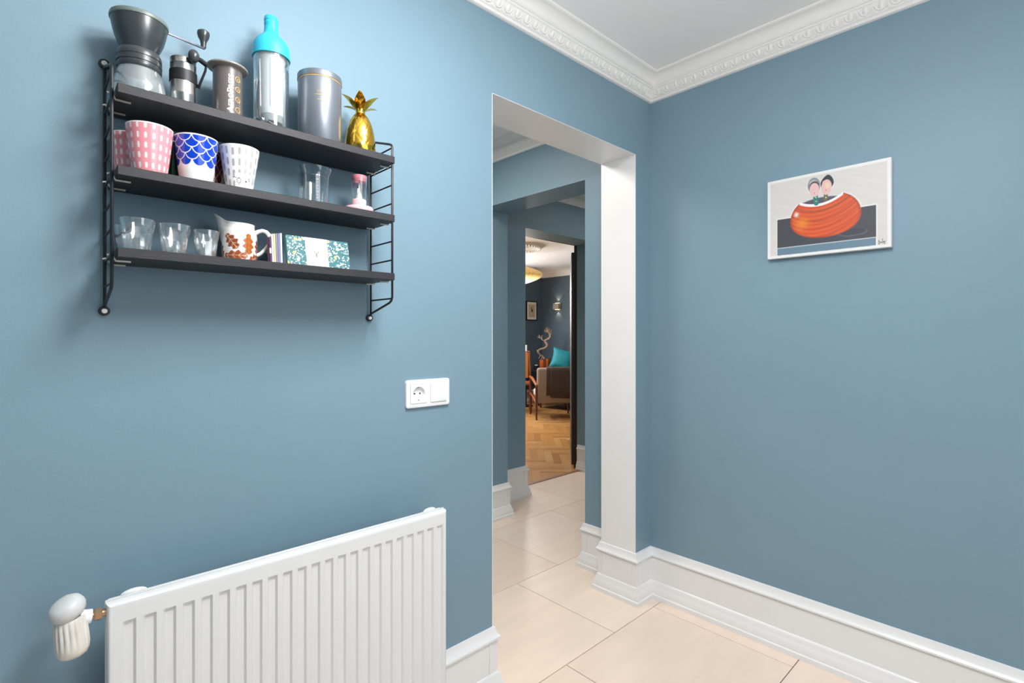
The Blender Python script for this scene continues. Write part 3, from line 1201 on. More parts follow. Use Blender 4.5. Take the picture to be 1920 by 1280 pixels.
# beaker
x, y = -1.643, -0.080
t = thing('glass_beaker', 'clear glass beaker with a flared rim on the middle shelf', 'beaker', (x, y, Z2))
MB().lathe([(0, .0008), (.0335, .0008), (.0355, .003), (.036, .008), (.0362, .070), (.0375, .078), (.0420, .088), (.0428, .0935), (.0415, .0945),
            (.0400, .090), (.0358, .079), (.0343, .070), (.0341, .010), (.032, .005), (0, .004)], 44, (x, y, Z2)).build('beaker_wall', M_GLASS, t)
MB().lathe([(.0363, .0685), (.0372, .070), (.0372, .0715), (.0363, .073)], 44, (x, y, Z2)).build('rim_band', M_GLASS, t)
a = cam_angle(x, y) + 0.15
mb = MB()
for k in range(7):
    zc = Z2 + .016 + .0075 * k
    wdt = 0.10 if k % 2 else 0.16
    pts = [(x + .0364 * math.cos(a + f * wdt), y + .0364 * math.sin(a + f * wdt), zc) for f in (0, .5, 1)]
    mb.tube(pts, 0.0005, 4)
mb.build('measure_marks', M_PLASTIC, t, smooth=False)

# pink sand timer
x, y = -1.5345, -0.102
t = thing('sand_timer', 'small pale pink sand timer with a clear tube on a round base', 'timer', (x, y, Z2))
MB().lathe([(0, .0005), (.033, .0005), (.0350, .003), (.0352, .011), (.0335, .0145), (.026, .0155), (0, .0155)], 40, (x, y, Z2)).build('base', M_PINK, t)
MB().lathe([(0, .0125), (.0165, .0125), (.0175, .014), (.0178, .032), (.0168, .034), (0, .034)], 36, (x, y, Z2)).build('lower_collar', M_PINK, t)
mb = MB()
for (da, dz, rr_) in ((-.55, .029, .0009), (-.25, .029, .0009), (.12, .029, .0009), (.42, .029, .0009), (-.40, .021, .0007), (.27, .021, .0007), (-.05, .0225, .0010), (.55, .0225, .0007)):
    a = cam_angle(x, y) + da
    mb.ellipsoid((x + .0178 * math.cos(a), y + .0178 * math.sin(a), Z2 + dz), rr_, rr_, rr_, 8, 4)
mb.build('printed_dots', mat('rose_print', (206, 108, 124), 0.5), t)
MB().lathe([(.0165, .034), (.0172, .036), (.0190, .082), (.0196, .094), (.0184, .094), (.0178, .082), (.0160, .036)], 36, (x, y, Z2)).build('clear_tube', M_GLASS, t)
MB().lathe([(.0110, .080), (.0165, .080), (.0182, .088), (.0190, .0938), (.0182, .0950), (.012, .0950), (.0110, .080)], 36, (x, y, Z2)
           ).build('top_collar', mat('rose_plastic', (232, 140, 152), 0.35), t)
MB().lathe([(0, .036), (.0085, .036), (.0072, .044), (.0026, .056), (.0018, .066), (.0022, .078), (0, .080)], 20, (x, y, Z2)).build('sand', M_PLASTIC, t)


# ------------------------------------------------------------------ bottom shelf: glasses
def tumbler(x, y, rt, rb, h, label):
    t = thing('tumbler', label, 'glass', (x, y, Z3), 'faceted tumblers on the bottom board')

    def facet(a, r, z):
        # ten flat sides below the rim
        zz = (z - 0.0) / h
        k = 10
        w_ = 2 * PI / k
        d = (a % w_) - w_ / 2
        flat = r * (math.cos(w_ / 2) / math.cos(d) - 1)
        return flat * max(0.0, min(1.0, (0.74 - zz) / 0.06)) * (1 if zz > 0.03 else 0.6)
    prof = [(0, .0006), (rb - .002, .0006), (rb, .003)]
    for i in range(1, 12):
        f = i / 11.0
        prof.append((rb + (rt - rb) * (f ** 0.95), .003 + (h - .003) * f))
    prof += [(rt - .0006, h + .0006), (rt - .0016, h)]
    inn = [(rb + (rt - rb) * f - .0022, .010 + (h - .010) * f) for f in (0.95, .7, .4, .15, 0.0)]
    o = MB().lathe(prof + inn + [(rb - .005, .008), (0, .0075)], 60, (x, y, Z3), rfun=lambda a, r, z: facet(a, r, z) if r > 0.005 else 0)
    o.build('glass_wall', M_TUMB, t, ang=12)
    o = MB()
    o.lathe([(0, .0016), (rb * .82, .0016), (rb * .86, .0045), (rb * .6, .0062), (0, .0066)], 30, (x, y, Z3))
    o.build('thick_base', M_GLASSJ, t)
    return t


M_TUMB = mat_glass('tumbler_glass', (248, 250, 250), 0.9, 0.20, 0.07, 1.5, haze=0.04)
tumbler(-1.995, -0.085, .0305, .0200, .066, 'faceted clear tumbler nearest the left ladder, largest of three')
tumbler(-1.933, -0.085, .0295, .0200, .064, 'faceted clear tumbler in the middle of the three')
tumbler(-1.876, -0.085, .0250, .0185, .060, 'smallest faceted tumbler beside the oak leaf jug')
tumbler(-2.0035, -0.0285, .0255, .0185, .060, 'clear tumbler half hidden at the back left behind the first')

# jug with oak leaves
x, y = -1.811, -0.086
t = thing('milk_jug', 'white ceramic jug with brown oak leaves and a looped handle', 'jug', (x, y, Z3))
JP = [(.0325, .001), (.0340, .004), (.0350, .015), (.0355, .040), (.0352, .058), (.0335, .066), (.0310, .072), (.0300, .078), (.0308, .083)]
m, n = 110, 200
zz = np.array([p[1] for p in JP])
zi = np.linspace(zz[0], zz[-1], m)
ri = np.interp(zi, zz, [p[0] for p in JP])
ker = np.array([1, 2, 3, 2, 1.]) / 9
rs_ = np.convolve(np.pad(ri, 2, mode='edge'), ker, mode='valid')
ri = rs_
base = cam_angle(x, y)
SP = -1.75   # spout azimuth (left of the camera direction)
vs, S, ZV = [], [], []
for k in range(m):
    for j in range(n):
        th = -PI + 2 * PI * j / n
        dth = (th - SP + PI) % (2 * PI) - PI
        g = math.exp(-(dth / 0.42) ** 2)
        f = max(0.0, (zi[k] - 0.050) / 0.033) ** 1.6
        g2 = math.exp(-(dth / 0.95) ** 2)
        r = ri[k] + 0.021 * g * f
        zc = zi[k] + 0.022 * f * (0.35 * g2 + 0.65 * g)
        vs.append((x + r * math.cos(base + th), y + r * math.sin(base + th), Z3 + zc))
        S.append(th * ri[k])
        ZV.append(zi[k])
fs = [(k * n + j, k * n + (j + 1) % n, (k + 1) * n + (j + 1) % n, (k + 1) * n + j) for k in range(m - 1) for j in range(n)]
S, ZV = np.array(S), np.array(ZV)


def oak_leaf(c, s, z, cx, cz, length, width, ang, col, vein=(244, 214, 178)):
    ca_, sa_ = math.cos(ang), math.sin(ang)
    lx = (s - cx) * ca_ + (z - cz) * sa_          # along the leaf: stem at -, tip at +
    ly = -(s - cx) * sa_ + (z - cz) * ca_
    tt = lx / length + 0.5
    env = np.sin(np.clip(tt, 0, 1) * PI) ** 0.55 * (0.75 + 0.25 * np.clip(tt, 0, 1))
    lobes = 0.80 + 0.20 * np.cos(tt * 2 * PI * 3.6 - 1.4)
    hw = width / 2 * env * lobes
    d = hw - np.abs(ly)
    mk = smoothstep(-0.0003, 0.0004, d) * (tt > 0) * (tt < 1)
    c = over(c, mk, col)
    v = (1 - smoothstep(0.0003, 0.0008, np.abs(ly))) * mk
    br = np.abs(((tt * 4.0 - np.abs(ly) / width * 2.2) % 1.0) - 0.5)
    v2 = (1 - smoothstep(0.05, 0.13, br)) * mk * (np.abs(ly) < hw * 0.75)
    return over(over(c, v2 * 0.55, vein), v * 0.9, vein)


c = np.tile(lin((240, 236, 230)), (len(S), 1))
LB = (162, 84, 40)
c = oak_leaf(c, S, ZV, .0185, .0375, .046, .030, PI / 2 + PI, (172, 92, 36), (190, 130, 60))
c = oak_leaf(c, S, ZV, -.016, .0415, .040, .030, -0.9, (150, 74, 38))
c = oak_leaf(c, S, ZV, -.008, .0115, .050, .026, 0.0, LB)
c = oak_leaf(c, S, ZV, .032, .0060, .036, .024, 0.45, LB)
c = oak_leaf(c, S, ZV, .0455, .030, .040, .024, PI / 2, (140, 66, 36))
c = oak_leaf(c, S, ZV, -.046, .022, .044, .026, PI / 2 + .4, (150, 74, 38))
c = oak_leaf(c, S, ZV, .075, .030, .044, .026, .8, LB)
c = oak_leaf(c, S, ZV, -.080, .035, .044, .026, -.6, LB)
me = bpy.data.meshes.new('jug_wall')
me.from_pydata(vs, [], fs)
me.polygons.foreach_set('use_smooth', [True] * len(fs))
set_cols(me, c)
me.materials.append(M_PRINT)
link('jug_wall', me, t)
# inside and rim follow the outer rim
rim = vs[(m - 1) * n:]
iv, ifs = [], []
for p in rim:
    iv.append(p)
for p in rim:
    iv.append((x + (p[0] - x) * 0.93, y + (p[1] - y) * 0.93, p[2] - 0.0005))
for p in rim:
    iv.append((x + (p[0] - x) * 0.75, y + (p[1] - y) * 0.75, Z3 + .060))
for p in rim:
    iv.append((x + (p[0] - x) * 0.60, y + (p[1] - y) * 0.60, Z3 + .006))
for k in range(3):
    ifs += [(k * n + j, k * n + (j + 1) % n, (k + 1) * n + (j + 1) % n, (k + 1) * n + j) for j in range(n)]
ifs.append(tuple(3 * n + j for j in range(n)))
MB().add(iv, ifs).build('jug_inner', M_WHITECER, t, ang=60)
MB().lathe([(0, .0004), (.0322, .0004), (.0326, .0012), (0, .002)], 48, (x, y, Z3)).build('foot', M_WHITECER, t)
ha = base + 1.45
pts = []
for (rad, zc) in ((.031, .066), (.037, .0705), (.046, .0735), (.054, .071), (.0605, .063), (.0625, .053), (.059, .042), (.051, .031), (.043, .0225), (.0345, .017)):
    pts.append((x + rad * math.cos(ha), y + rad * math.sin(ha), Z3 + zc))
MB().tube(pts, [.0052, .0048, .0045, .0045, .0047, .0047, .0045, .0042, .004, .0042], 12).build('handle', M_WHITECER, t, ang=60)

# booklets: spines seen end-on, then one lying across in front
sp = [((74, 26, 46), .058, 'plum'), ((96, 66, 104), .059, 'mauve'), ((244, 240, 232), .066, 'white'), ((226, 204, 164), .067, 'cream'),
      ((150, 144, 158), .068, 'grey'), ((136, 140, 190), .069, 'lavender'), ((240, 242, 240), .070, 'white edged')]
xx = -1.7630
for i, (colr, hgt, nm) in enumerate(sp):
    th_ = 0.0042
    Mx = Matrix.Translation((xx, 0, Z3)) @ Matrix.Rotation(math.radians(-2.5 + i * 0.15), 4, 'Y') @ Matrix.Translation((0, -.122, 0)) @ Matrix.Rotation(math.radians(-19), 4, 'Z')
    bk = thing('booklet', ['thin plum booklet nearest the jug, its spine outward', 'thin mauve booklet with a white dot on the spine', 'white spined booklet beside the mauve one',
                           'cream spined booklet in the upright row', 'grey spined booklet in the upright row', 'lavender spined booklet in the upright row',
                           'white edged booklet just behind the floral card'][i], 'booklet', (xx, -0.107, Z3), 'upright booklets beside the jug')
    cm = mat('booklet_' + nm.replace(' ', '_'), colr, 0.5)
    MB().box(0, th_ - .0003, 0, .080, 0.0006, hgt, 0.0006, 1, M=Mx).build('cover', cm, bk, ang=30)
    MB().box(.0006, th_ - .0009, 0.0012, .0806, 0.0012, hgt + .0002, M=Mx).build('pages', mat('paper_edge', (236, 232, 224), 0.8), bk, smooth=False)
    if i == 1:
        MB().box(.0003, th_ - .0006, -.0006, .0004, 0.022, 0.034, M=Mx).build('spine_mark', M_PLASTIC, bk, smooth=False)
    xx += th_ + .0004

bk = thing('floral_card_box', 'teal floral card with a white band and small leaf emblem', 'card', (-1.645, -0.118, Z3))
gw, gh = 300, 140
W_, H_ = 0.150, 0.0705
lean = math.radians(12)
u, v = np.meshgrid(np.linspace(0, 1, gw), np.linspace(0, 1, gh))
u, v = u.ravel(), v.ravel()
cx_, cz_ = u * W_, v * H_
cc = np.tile(lin((44, 112, 116)), (len(u), 1))
rg = random.Random(11)
for k in range(430):
    ex, ez = rg.uniform(0, W_), rg.uniform(0, H_)
    an = rg.uniform(0, PI)
    big = rg.random()
    if big > 0.965:
        A, B = .0040, .0036
        col_ = rg.choice([(240, 226, 110), (248, 244, 220), (236, 214, 120)])
    elif big > 0.5:
        A, B = rg.uniform(.0018, .0038), rg.uniform(.0008, .0014)
        col_ = rg.choice([(240, 246, 246), (226, 240, 240), (206, 226, 228), (244, 236, 226), (214, 204, 226)])
    else:
        A, B = rg.uniform(.0012, .0024), rg.uniform(.0006, .0013)
        col_ = rg.choice([(150, 200, 200), (240, 180, 170), (250, 250, 246), (110, 160, 120), (200, 150, 190), (20, 74, 86)])
    dx, dz = cx_ - ex, cz_ - ez
    q = ((dx * math.cos(an) + dz * math.sin(an)) / A) ** 2 + ((-dx * math.sin(an) + dz * math.cos(an)) / B) ** 2
    cc = over(cc, 1 - smoothstep(0.7, 1.2, q), col_)
band = smoothstep(.292, .296, u) * (1 - smoothstep(.640, .644, u))
cc = over(cc, band, (248, 247, 243))
bx, bz = 0.455 * W_, 0.48 * H_
for (ex, ez, an, A, B) in ((0, -.006, PI / 2, .0055, .0022), (-.0035, .001, 2.2, .0060, .0014), (.0035, .001, .95, .0060, .0014), (-.0055, .0035, 2.5, .003, .001), (.0055, .0035, .64, .003, .001)):
    dx, dz = cx_ - bx - ex, cz_ - bz - ez
    q = ((dx * math.cos(an) + dz * math.sin(an)) / A) ** 2 + ((-dx * math.sin(an) + dz * math.cos(an)) / B) ** 2
    cc = over(cc, 1 - smoothstep(0.6, 1.3, q), (126, 132, 112))
vs = [(-1.7225 + a_, -0.1305 + b_ * math.sin(lean), Z3 + .0008 + b_ * math.cos(lean)) for a_, b_ in zip(cx_, cz_)]
fs = [(k * gw + j, k * gw + j + 1, (k + 1) * gw + j + 1, (k + 1) * gw + j) for k in range(gh - 1) for j in range(gw - 1)]
me = bpy.data.meshes.new('printed_front')
me.from_pydata(vs, [], fs)
set_cols(me, cc)
me.materials.append(M_PAPER)
link('printed_front', me, bk)
Mx = Matrix.Translation((-1.7225, -0.1305, Z3 + .0008)) @ Matrix.Rotation(-lean, 4, 'X')
MB().box(0, W_, .0003, .009, 0, H_, M=Mx).build('box_body', mat('teal_card', (44, 112, 116), 0.6), bk, smooth=False)

# ------------------------------------------------------------------ socket
t = thing('wall_socket', 'white double frame with a power socket and a blank switch on the blue wall', 'socket', (-1.259, 0, 1.046))


def rrect(x0, x1, z0, z1, r, n=6):
    return arc((x1 - r, z1 - r), r, 0, PI / 2, n) + arc((x0 + r, z1 - r), r, PI / 2, PI, n) + \
        arc((x0 + r, z0 + r), r, PI, 1.5 * PI, n) + arc((x1 - r, z0 + r), r, 1.5 * PI, 2 * PI, n)


def plate(mb, x0, x1, z0, z1, r, ya, yb, inset=0.002, mi=0):
    """rounded plate standing off the wall from y=-ya to y=-yb with a softened front edge"""
    A = rrect(x0, x1, z0, z1, r)
    B = rrect(x0 + inset, x1 - inset, z0 + inset, z1 - inset, max(r - inset, .0004))
    n = len(A)
    vs = [(p[0], -ya, p[1]) for p in A] + [(p[0], -(yb - inset * .6), p[1]) for p in A] + [(p[0], -yb, p[1]) for p in B]
    fs = [(k * n + i, k * n + (i + 1) % n, (k + 1) * n + (i + 1) % n, (k + 1) * n + i) for k in range(2) for i in range(n)]
    fs += [tuple(range(2 * n, 3 * n)), tuple(range(n - 1, -1, -1))]
    mb.add(vs, fs, mi)


mb = MB()
# frame ring with a window for the two inserts
A = rrect(-1.3375, -1.1805, 1.0045, 1.0875, .008)
B = rrect(-1.3345, -1.1835, 1.0075, 1.0845, .006)
C1 = rrect(-1.3250, -1.1935, 1.0170, 1.0750, .002)
n = len(A)
vs = [(p[0], 0, p[1]) for p in A] + [(p[0], -.0082, p[1]) for p in A] + [(p[0], -.0100, p[1]) for p in B] + [(p[0], -.0100, p[1]) for p in C1] + \
     [(p[0], -.0010, p[1]) for p in C1]
fs = [(k * n + i, k * n + (i + 1) % n, (k + 1) * n + (i + 1) % n, (k + 1) * n + i) for k in range(4) for i in range(n)]
mb.add(vs, fs)
mb.box(-1.2658, -1.2532, -.0100, -.0010, 1.0171, 1.0749)
mb.build('frame_plate', M_PLASTIC, t)
mb = MB()
# socket face with a round recess
cxs, czs, rr_ = -1.2955, 1.046, .0212
n = 64
A, C1 = [], []
for i in range(n):
    a = 2 * PI * i / n
    k = min(.0290 / max(abs(math.cos(a)), 1e-6), .0284 / max(abs(math.sin(a)), 1e-6))
    A.append((cxs + k * math.cos(a), czs + k * math.sin(a)))
    C1.append((cxs + rr_ * math.cos(a), czs + rr_ * math.sin(a)))
vs = [(p[0], -.0020, p[1]) for p in A] + [(p[0], -.0118, p[1]) for p in A] + [(p[0], -.0118, p[1]) for p in C1] + \
     [(cxs + (p[0] - cxs) * .94, -.0015, czs + (p[1] - czs) * .94) for p in C1]
fs = [(k * n + i, k * n + (i + 1) % n, (k + 1) * n + (i + 1) % n, (k + 1) * n + i) for k in range(3) for i in range(n)]
fs.append(tuple(range(3 * n, 4 * n)))
mb.add(vs, fs)
so = mb.build('socket_insert', M_PLASTIC, t)
for dx, dz, r_ in ((-.0095, 0, .0026), (.0095, 0, .0026)):
    MB().lathe([(0, .0112), (r_, .0112), (r_, .0125), (0, .0125)], 14, (cxs + dx, .010, czs + dz), 0, Matrix.Rotation(PI / 2, 4, 'X')).build('pin_hole', M_DARKHOLE, so)
for sg in (-1, 1):
    MB().box(cxs - .003, cxs + .003, -.0105, -.0016, czs + sg * .0195 - .0016, czs + sg * .0195 + .0016).build('earth_clip', M_STEEL, so, smooth=False)
mb = MB()
plate(mb, -1.2530, -1.1940, 1.0175, 1.0745, .002, .0098, .0135, .0012)
mb.build('switch_rocker', M_PLASTIC, t)
mb = MB()
plate(mb, -1.2530, -1.1940, 1.0165, 1.0755, .002, .0090, .0102, .0002)
mb.build('rocker_shadow_gap', mat('grey_gap', (176, 176, 176), 0.6), t)

# ------------------------------------------------------------------ radiator
RX0, RX1, RZ0, RZ1, RY = -2.047, -1.257, 0.115, 0.712, -0.105
t = thing('radiator', 'white ribbed panel radiator hung low on the blue wall', 'radiator', (-1.65, 0, RZ0))
xs_, ds = [RX0 + .012], [0.0]
k = 0
xr = -1.2835
chan = []
while xr - .033 * k > RX0 + .030:
    chan.append(xr - .033 * k)
    k += 1
for c0 in reversed(chan):
    for dx, d in ((-.0120, 0), (-.0085, 1), (.0055, 1), (.0095, 0)):
        xs_.append(c0 + dx)
        ds.append(d)
xs_.append(RX1 - .012)
ds.append(0.0)
zs_ = [RZ0 + .012, RZ0 + .036, RZ0 + .042, RZ1 - .045, RZ1 - .038, RZ1 - .010]
zf = [0, 0, 1, 1, 0, 0]
DEP = 0.0055
nx, nz = len(xs_), len(zs_)
mb = MB()
vs = [(xs_[i], RY + DEP * ds[i] * zf[j], zs_[j]) for j in range(nz) for i in range(nx)]
fs = [(j * nx + i, j * nx + i + 1, (j + 1) * nx + i + 1, (j + 1) * nx + i) for j in range(nz - 1) for i in range(nx - 1)]
mb.add(vs, fs)
# rolled rim around the pressed sheet
ring = [(xs_[0], zs_[0]), (xs_[-1], zs_[0]), (xs_[-1], zs_[-1]), (xs_[0], zs_[-1])]
offs = [(0, 0), (.004, .0006), (.0075, .003), (.0095, .007), (.0100, .012), (.0100, .018)]
vs, fs = [], []
for o_, dy in offs:
    vs += [(xs_[0] - o_, RY + dy, zs_[0] - o_), (xs_[-1] + o_, RY + dy, zs_[0] - o_), (xs_[-1] + o_, RY + dy, zs_[-1] + o_), (xs_[0] - o_, RY + dy, zs_[-1] + o_)]
for k in range(len(offs) - 1):
    fs += [(k * 4 + i, k * 4 + (i + 1) % 4, (k + 1) * 4 + (i + 1) % 4, (k + 1) * 4 + i) for i in range(4)]
k = len(offs) - 1
fs.append((k * 4 + 3, k * 4 + 2, k * 4 + 1, k * 4))
mb.add(vs, fs)
mb.build('front_panel', M_ENAMEL, t, ang=30)
mb = MB()
mb.box(RX0 + .001, RX1 - .001, RY + .019, RY + .022, RZ0 - .001, RZ1 + .003, .001, 1)
mb.build('seam_flange', M_ENAMEL, t)
mb = MB()
mb.box(RX0 + .004, RX1 - .004, RY + .0225, RY + .036, RZ0 + .002, RZ1 + .001, .005, 2)
mb.build('back_panel', M_ENAMEL, t)
mb = MB()
N = 46
for i in range(N):
    xa = RX0 + .03 + (RX1 - RX0 - .06) * i / N
    wv = (RX1 - RX0 - .06) / N
    mb.box(xa, xa + wv * .5, RY + .0365, RY + .060, RZ0 + .05, RZ1 - .05)
cf = mb.build('convector_fins', M_ENAMEL, t, smooth=False)
cf['kind'] = 'stuff'
for xc in (-2.000, -1.302):
    MB().ellipsoid((xc, RY + .029, RZ1 + .001), .022, .006, .0085, 16, 8).build('hanging_lug', M_ENAMEL, t)
for xc in (-1.95, -1.35):
    MB().box(xc - .02, xc + .02, RY + .060, -0.0005, 0.56, 0.66).build('wall_bracket', M_ENAMEL, t, smooth=False)
# valve
Rx = Matrix.Rotation(PI / 2, 4, 'Y')
vx = -2.098
mb = MB()
mb.tube([(RX0 + .002, -.086, .694), (-2.066, -.086, .694)], .0065, 12)
v1 = mb.build('valve_pipe', M_COPPER, t)
mb = MB()
mb.lathe([(0, 0), (.0105, 0), (.0115, .002), (.0115, .010), (.0105, .012), (0, .012)], 6, (-2.0625, -.086, .694), 0, Rx)
mb.build('union_nut', M_COPPER, v1, ang=20)
mb = MB()
mb.tube([(-2.066, -.086, .694), (-2.084, -.086, .697)], [.0125, .014], 14)
mb.build('valve_body', M_PLASTIC, t)
axis = Matrix.Rotation(math.radians(-10), 4, 'X') @ Matrix.Rotation(math.radians(-4), 4, 'Y')


def ribs(a, r, z):
    if -.056 < z < -.014 and r > .02:
        return -0.0024 * (0.5 + 0.5 * math.cos(a * 18)) ** 2
    return 0


mb = MB()
mb.lathe([(0, -.078), (.013, -.078), (.0200, -.074), (.0240, -.066), (.0255, -.058), (.0255, -.048), (.0252, -.035), (.0246, -.022), (.0236, -.012), (.0215, -.009), (0, -.009)],
         108, (vx, -.088, .712), 0, axis, rfun=ribs)
mb.build('thermostat_head', M_OLDPLASTIC, t, ang=60)
mb = MB()
cap = Matrix.Rotation(math.radians(-26), 4, 'Y') @ Matrix.Rotation(math.radians(10), 4, 'X')
mb.lathe([(0, -.011), (.018, -.011), (.0245, -.007), (.0275, .000), (.0275, .006), (.0255, .014), (.020, .0195), (.011, .0225), (0, .0235)], 40, (vx - .001, -.090, .718), 0, cap)
mb.build('hand_wheel', mat('grey_white_plastic', (216, 216, 214), 0.4, vary=0.05, scale=20), t, ang=60)

# ------------------------------------------------------------------ painting on the right wall
pt = thing('canvas_painting', 'white edged canvas of two heads in an orange bowl on the right wall', 'painting', (0, -0.7405, 1.52))
CW, CH = 0.399, 0.303
gw, gh = 420, 320
u, v = np.meshgrid(np.linspace(0, 1, gw), np.linspace(0, 1, gh))
u, v = u.ravel(), v.ravel()
px_, pz_ = u * CW, v * CH


def soft(d, w_=0.0008):
    return smoothstep(-w_, w_, d)


def wob(x, f, ph=0.0):
    return np.sin(x * f + ph) * 0.5 + np.sin(x * f * 2.3 + ph * 1.7) * 0.3


cc = np.tile(lin((224, 219, 214)), (len(u), 1))
cc *= (1 + 0.02 * wob(u * 3 + v * 5, 9))[:, None]


def rect(u0, u1, v0, v1):
    d = np.minimum(np.minimum(u - u0, u1 - u) * CW, np.minimum(v - v0, v1 - v) * CH)
    return soft(d)


tt_ = 1 - u * 0.035
# white halo, dark table, blue front strip
cc = over(cc, rect(.083, .905, .03, .508), (240, 238, 236))
cc = over(cc, rect(.090, .895, .128, .492), (68, 68, 76))
streak = (0.5 + 0.5 * wob(v * CH, 420, 1.0) * wob(u, 11)) * rect(.090, .895, .128, .492) * 0.25
cc = over(cc, np.clip(streak, 0, 1), (92, 92, 100))
# shadow ellipse on the table, painted by the artist
q = ((u - .72) / .12) ** 2 + ((v - .215) / .05) ** 2
cc = over(cc, (1 - smoothstep(.75, 1.1, q)) * rect(.090, .895, .128, .492), (88, 92, 104))
q2 = ((u - .72) / .105) ** 2 + ((v - .222) / .040) ** 2
cc = over(cc, (1 - smoothstep(.75, 1.1, q2)) * rect(.090, .895, .128, .492), (62, 64, 72))
cc = over(cc, rect(.090, .893, .028, .122), (108, 138, 158))
cc = over(cc, rect(.088, .897, .119, .130), (196, 204, 208))
# bowl
bx0, bz0 = .497, .435
du_ = (u - bx0) / .288
dv_ = (v - bz0) / np.where(v > bz0, .30, .238)
body = 1 - smoothstep(.96, 1.03, (np.abs(du_) ** 2.15 + np.abs(dv_) ** 2.15))
rimv = .600 + .55 * (u - .467) ** 2 * 4 + .10 * (u - .467)
body *= 1 - smoothstep(-.004, .004, v - rimv)
halo = 1 - smoothstep(.98, 1.08, (np.abs((u - bx0) / .296) ** 2.15 + np.abs((v - bz0) / np.where(v > bz0, .31, .244)) ** 2.15))
halo *= (1 - smoothstep(-.004, .004, v - rimv)) * (v > .49)
cc = over(cc, halo, (238, 236, 232))
cc = over(cc, body, (222, 78, 40))
band_ = v - .13 * du_ ** 2 * 1.3 - .05 * du_
stripes = 0.5 + 0.5 * np.sin(band_ * 120 + 2 * np.sin(u * 9))
cc = over(cc, body * np.clip(stripes, 0, 1) * .50, (236, 118, 40))
st2 = np.clip(np.sin(band_ * 61 + 1.3 + np.sin(u * 7)) - .35, 0, 1)
cc = over(cc, body * st2 * .55, (176, 48, 34))
cc = over(cc, body * np.clip(1 - np.abs(band_ - .53) / .012, 0, 1) * .7, (112, 88, 40))
cc = over(cc, body * np.clip(1 - np.abs(band_ - .40) / .010, 0, 1) * .5, (130, 70, 36))
q = ((u - .31) / .055) ** 2 + ((v - .40) / .07) ** 2
cc = over(cc, body * np.exp(-q * 1.1) * .75, (250, 152, 40))
q = ((u - .262) / .020) ** 2 + ((v - .520) / .030) ** 2
cc = over(cc, body * np.exp(-q * 1.3), (250, 240, 226))
edge = body * smoothstep(.80, 1.0, (np.abs(du_) ** 2.15 + np.abs(dv_) ** 2.15))
cc = over(cc, edge * .6, (150, 56, 36))
# opening and white rim
opv = .688 - .30 * (u - .467) ** 2 * 4 + .04 * (u - .467)
op = smoothstep(.290, .296, u) * (1 - smoothstep(.640, .646, u)) * smoothstep(-.003, .003, v - rimv) * (1 - smoothstep(-.003, .003, v - opv))
cc = over(cc, op, (84, 82, 100))
cc = over(cc, op * smoothstep(-.012, -.004, v - opv), (130, 136, 148))
rimm = smoothstep(.286, .292, u) * (1 - smoothstep(.644, .650, u)) * (1 - smoothstep(.014, .018, np.abs(v - rimv)))
cc = over(cc, rimm, (250, 249, 246))
# necks


def band_poly(ua, va, ub, vb, wd):
    ax, az, bx_, bz_ = ua * CW, va * CH, ub * CW, vb * CH
    dx, dz = bx_ - ax, bz_ - az
    tq = np.clip(((px_ - ax) * dx + (pz_ - az) * dz) / (dx * dx + dz * dz), 0, 1)
    d = np.hypot(px_ - ax - tq * dx, pz_ - az - tq * dz)
    return soft(wd - d)


cc = over(cc, band_poly(.424, .716, .432, .622, .0082), (46, 130, 112))
cc = over(cc, band_poly(.510, .722, .508, .656, .0068), (112, 110, 70))
for (a_, b_, cl) in ((.428, .695, (200, 240, 220)), (.430, .648, (160, 226, 214)), (.510, .712, (240, 236, 180)), (.511, .674, (244, 240, 190))):
    q = ((px_ - a_ * CW) / .0022) ** 2 + ((pz_ - b_ * CH) / .0022) ** 2
    cc = over(cc, 1 - smoothstep(.6, 1.3, q), cl)


def ell(a_, b_, ru, rv, rot=0.0, p=2.0):
    dx, dz = px_ - a_ * CW, pz_ - b_ * CH
    c_, s_ = math.cos(rot), math.sin(rot)
    return 1 - smoothstep(.88, 1.10, np.abs((dx * c_ + dz * s_) / ru) ** p + np.abs((-dx * s_ + dz * c_) / rv) ** p)


# left head: grey cap, dark fringe, pink face
cc = over(cc, ell(.412, .835, .0235, .0335, 0.1), (238, 238, 236))
cc = over(cc, ell(.412, .845, .0215, .0300, 0.1), (146, 152, 158))
cc = over(cc, ell(.404, .880, .012, .010, 0.3), (190, 196, 200))
cc = over(cc, ell(.416, .815, .0185, .0250, 0.1), (86, 72, 70))
cc = over(cc, ell(.416, .790, .0170, .0260, 0.1), (240, 196, 196))
cc = over(cc, ell(.417, .752, .0016, .0020), (190, 90, 100))
# right head: black hair, pink face
cc = over(cc, ell(.520, .835, .0240, .0345, -0.12, 1.7), (238, 238, 236))
cc = over(cc, ell(.520, .845, .0220, .0310, -0.12, 1.6), (42, 44, 48))
cc = over(cc, ell(.490, .868, .0022, .0040, -0.6), (240, 240, 240))
cc = over(cc, ell(.515, .798, .0172, .0280, 0.0), (240, 194, 188))
cc = over(cc, ell(.524, .815, .0080, .0110, 0.0), (244, 214, 180))
cc = over(cc, ell(.510, .762, .0016, .0020), (190, 90, 90))
# signature


def stroke(pts, wd, col_):
    global cc
    for (a0_, b0_), (a1_, b1_) in zip(pts[:-1], pts[1:]):
        cc = over(cc, band_poly(a0_, b0_, a1_, b1_, wd), col_)


stroke([(.921, .070), (.912, .086), (.911, .066), (.921, .062), (.917, .040), (.910, .046), (.926, .066), (.929, .054), (.934, .066), (.936, .052), (.943, .056), (.940, .098), (.944, .052),
        (.950, .070), (.953, .056), (.959, .072), (.955, .036), (.950, .042)], .0006, (60, 58, 58))
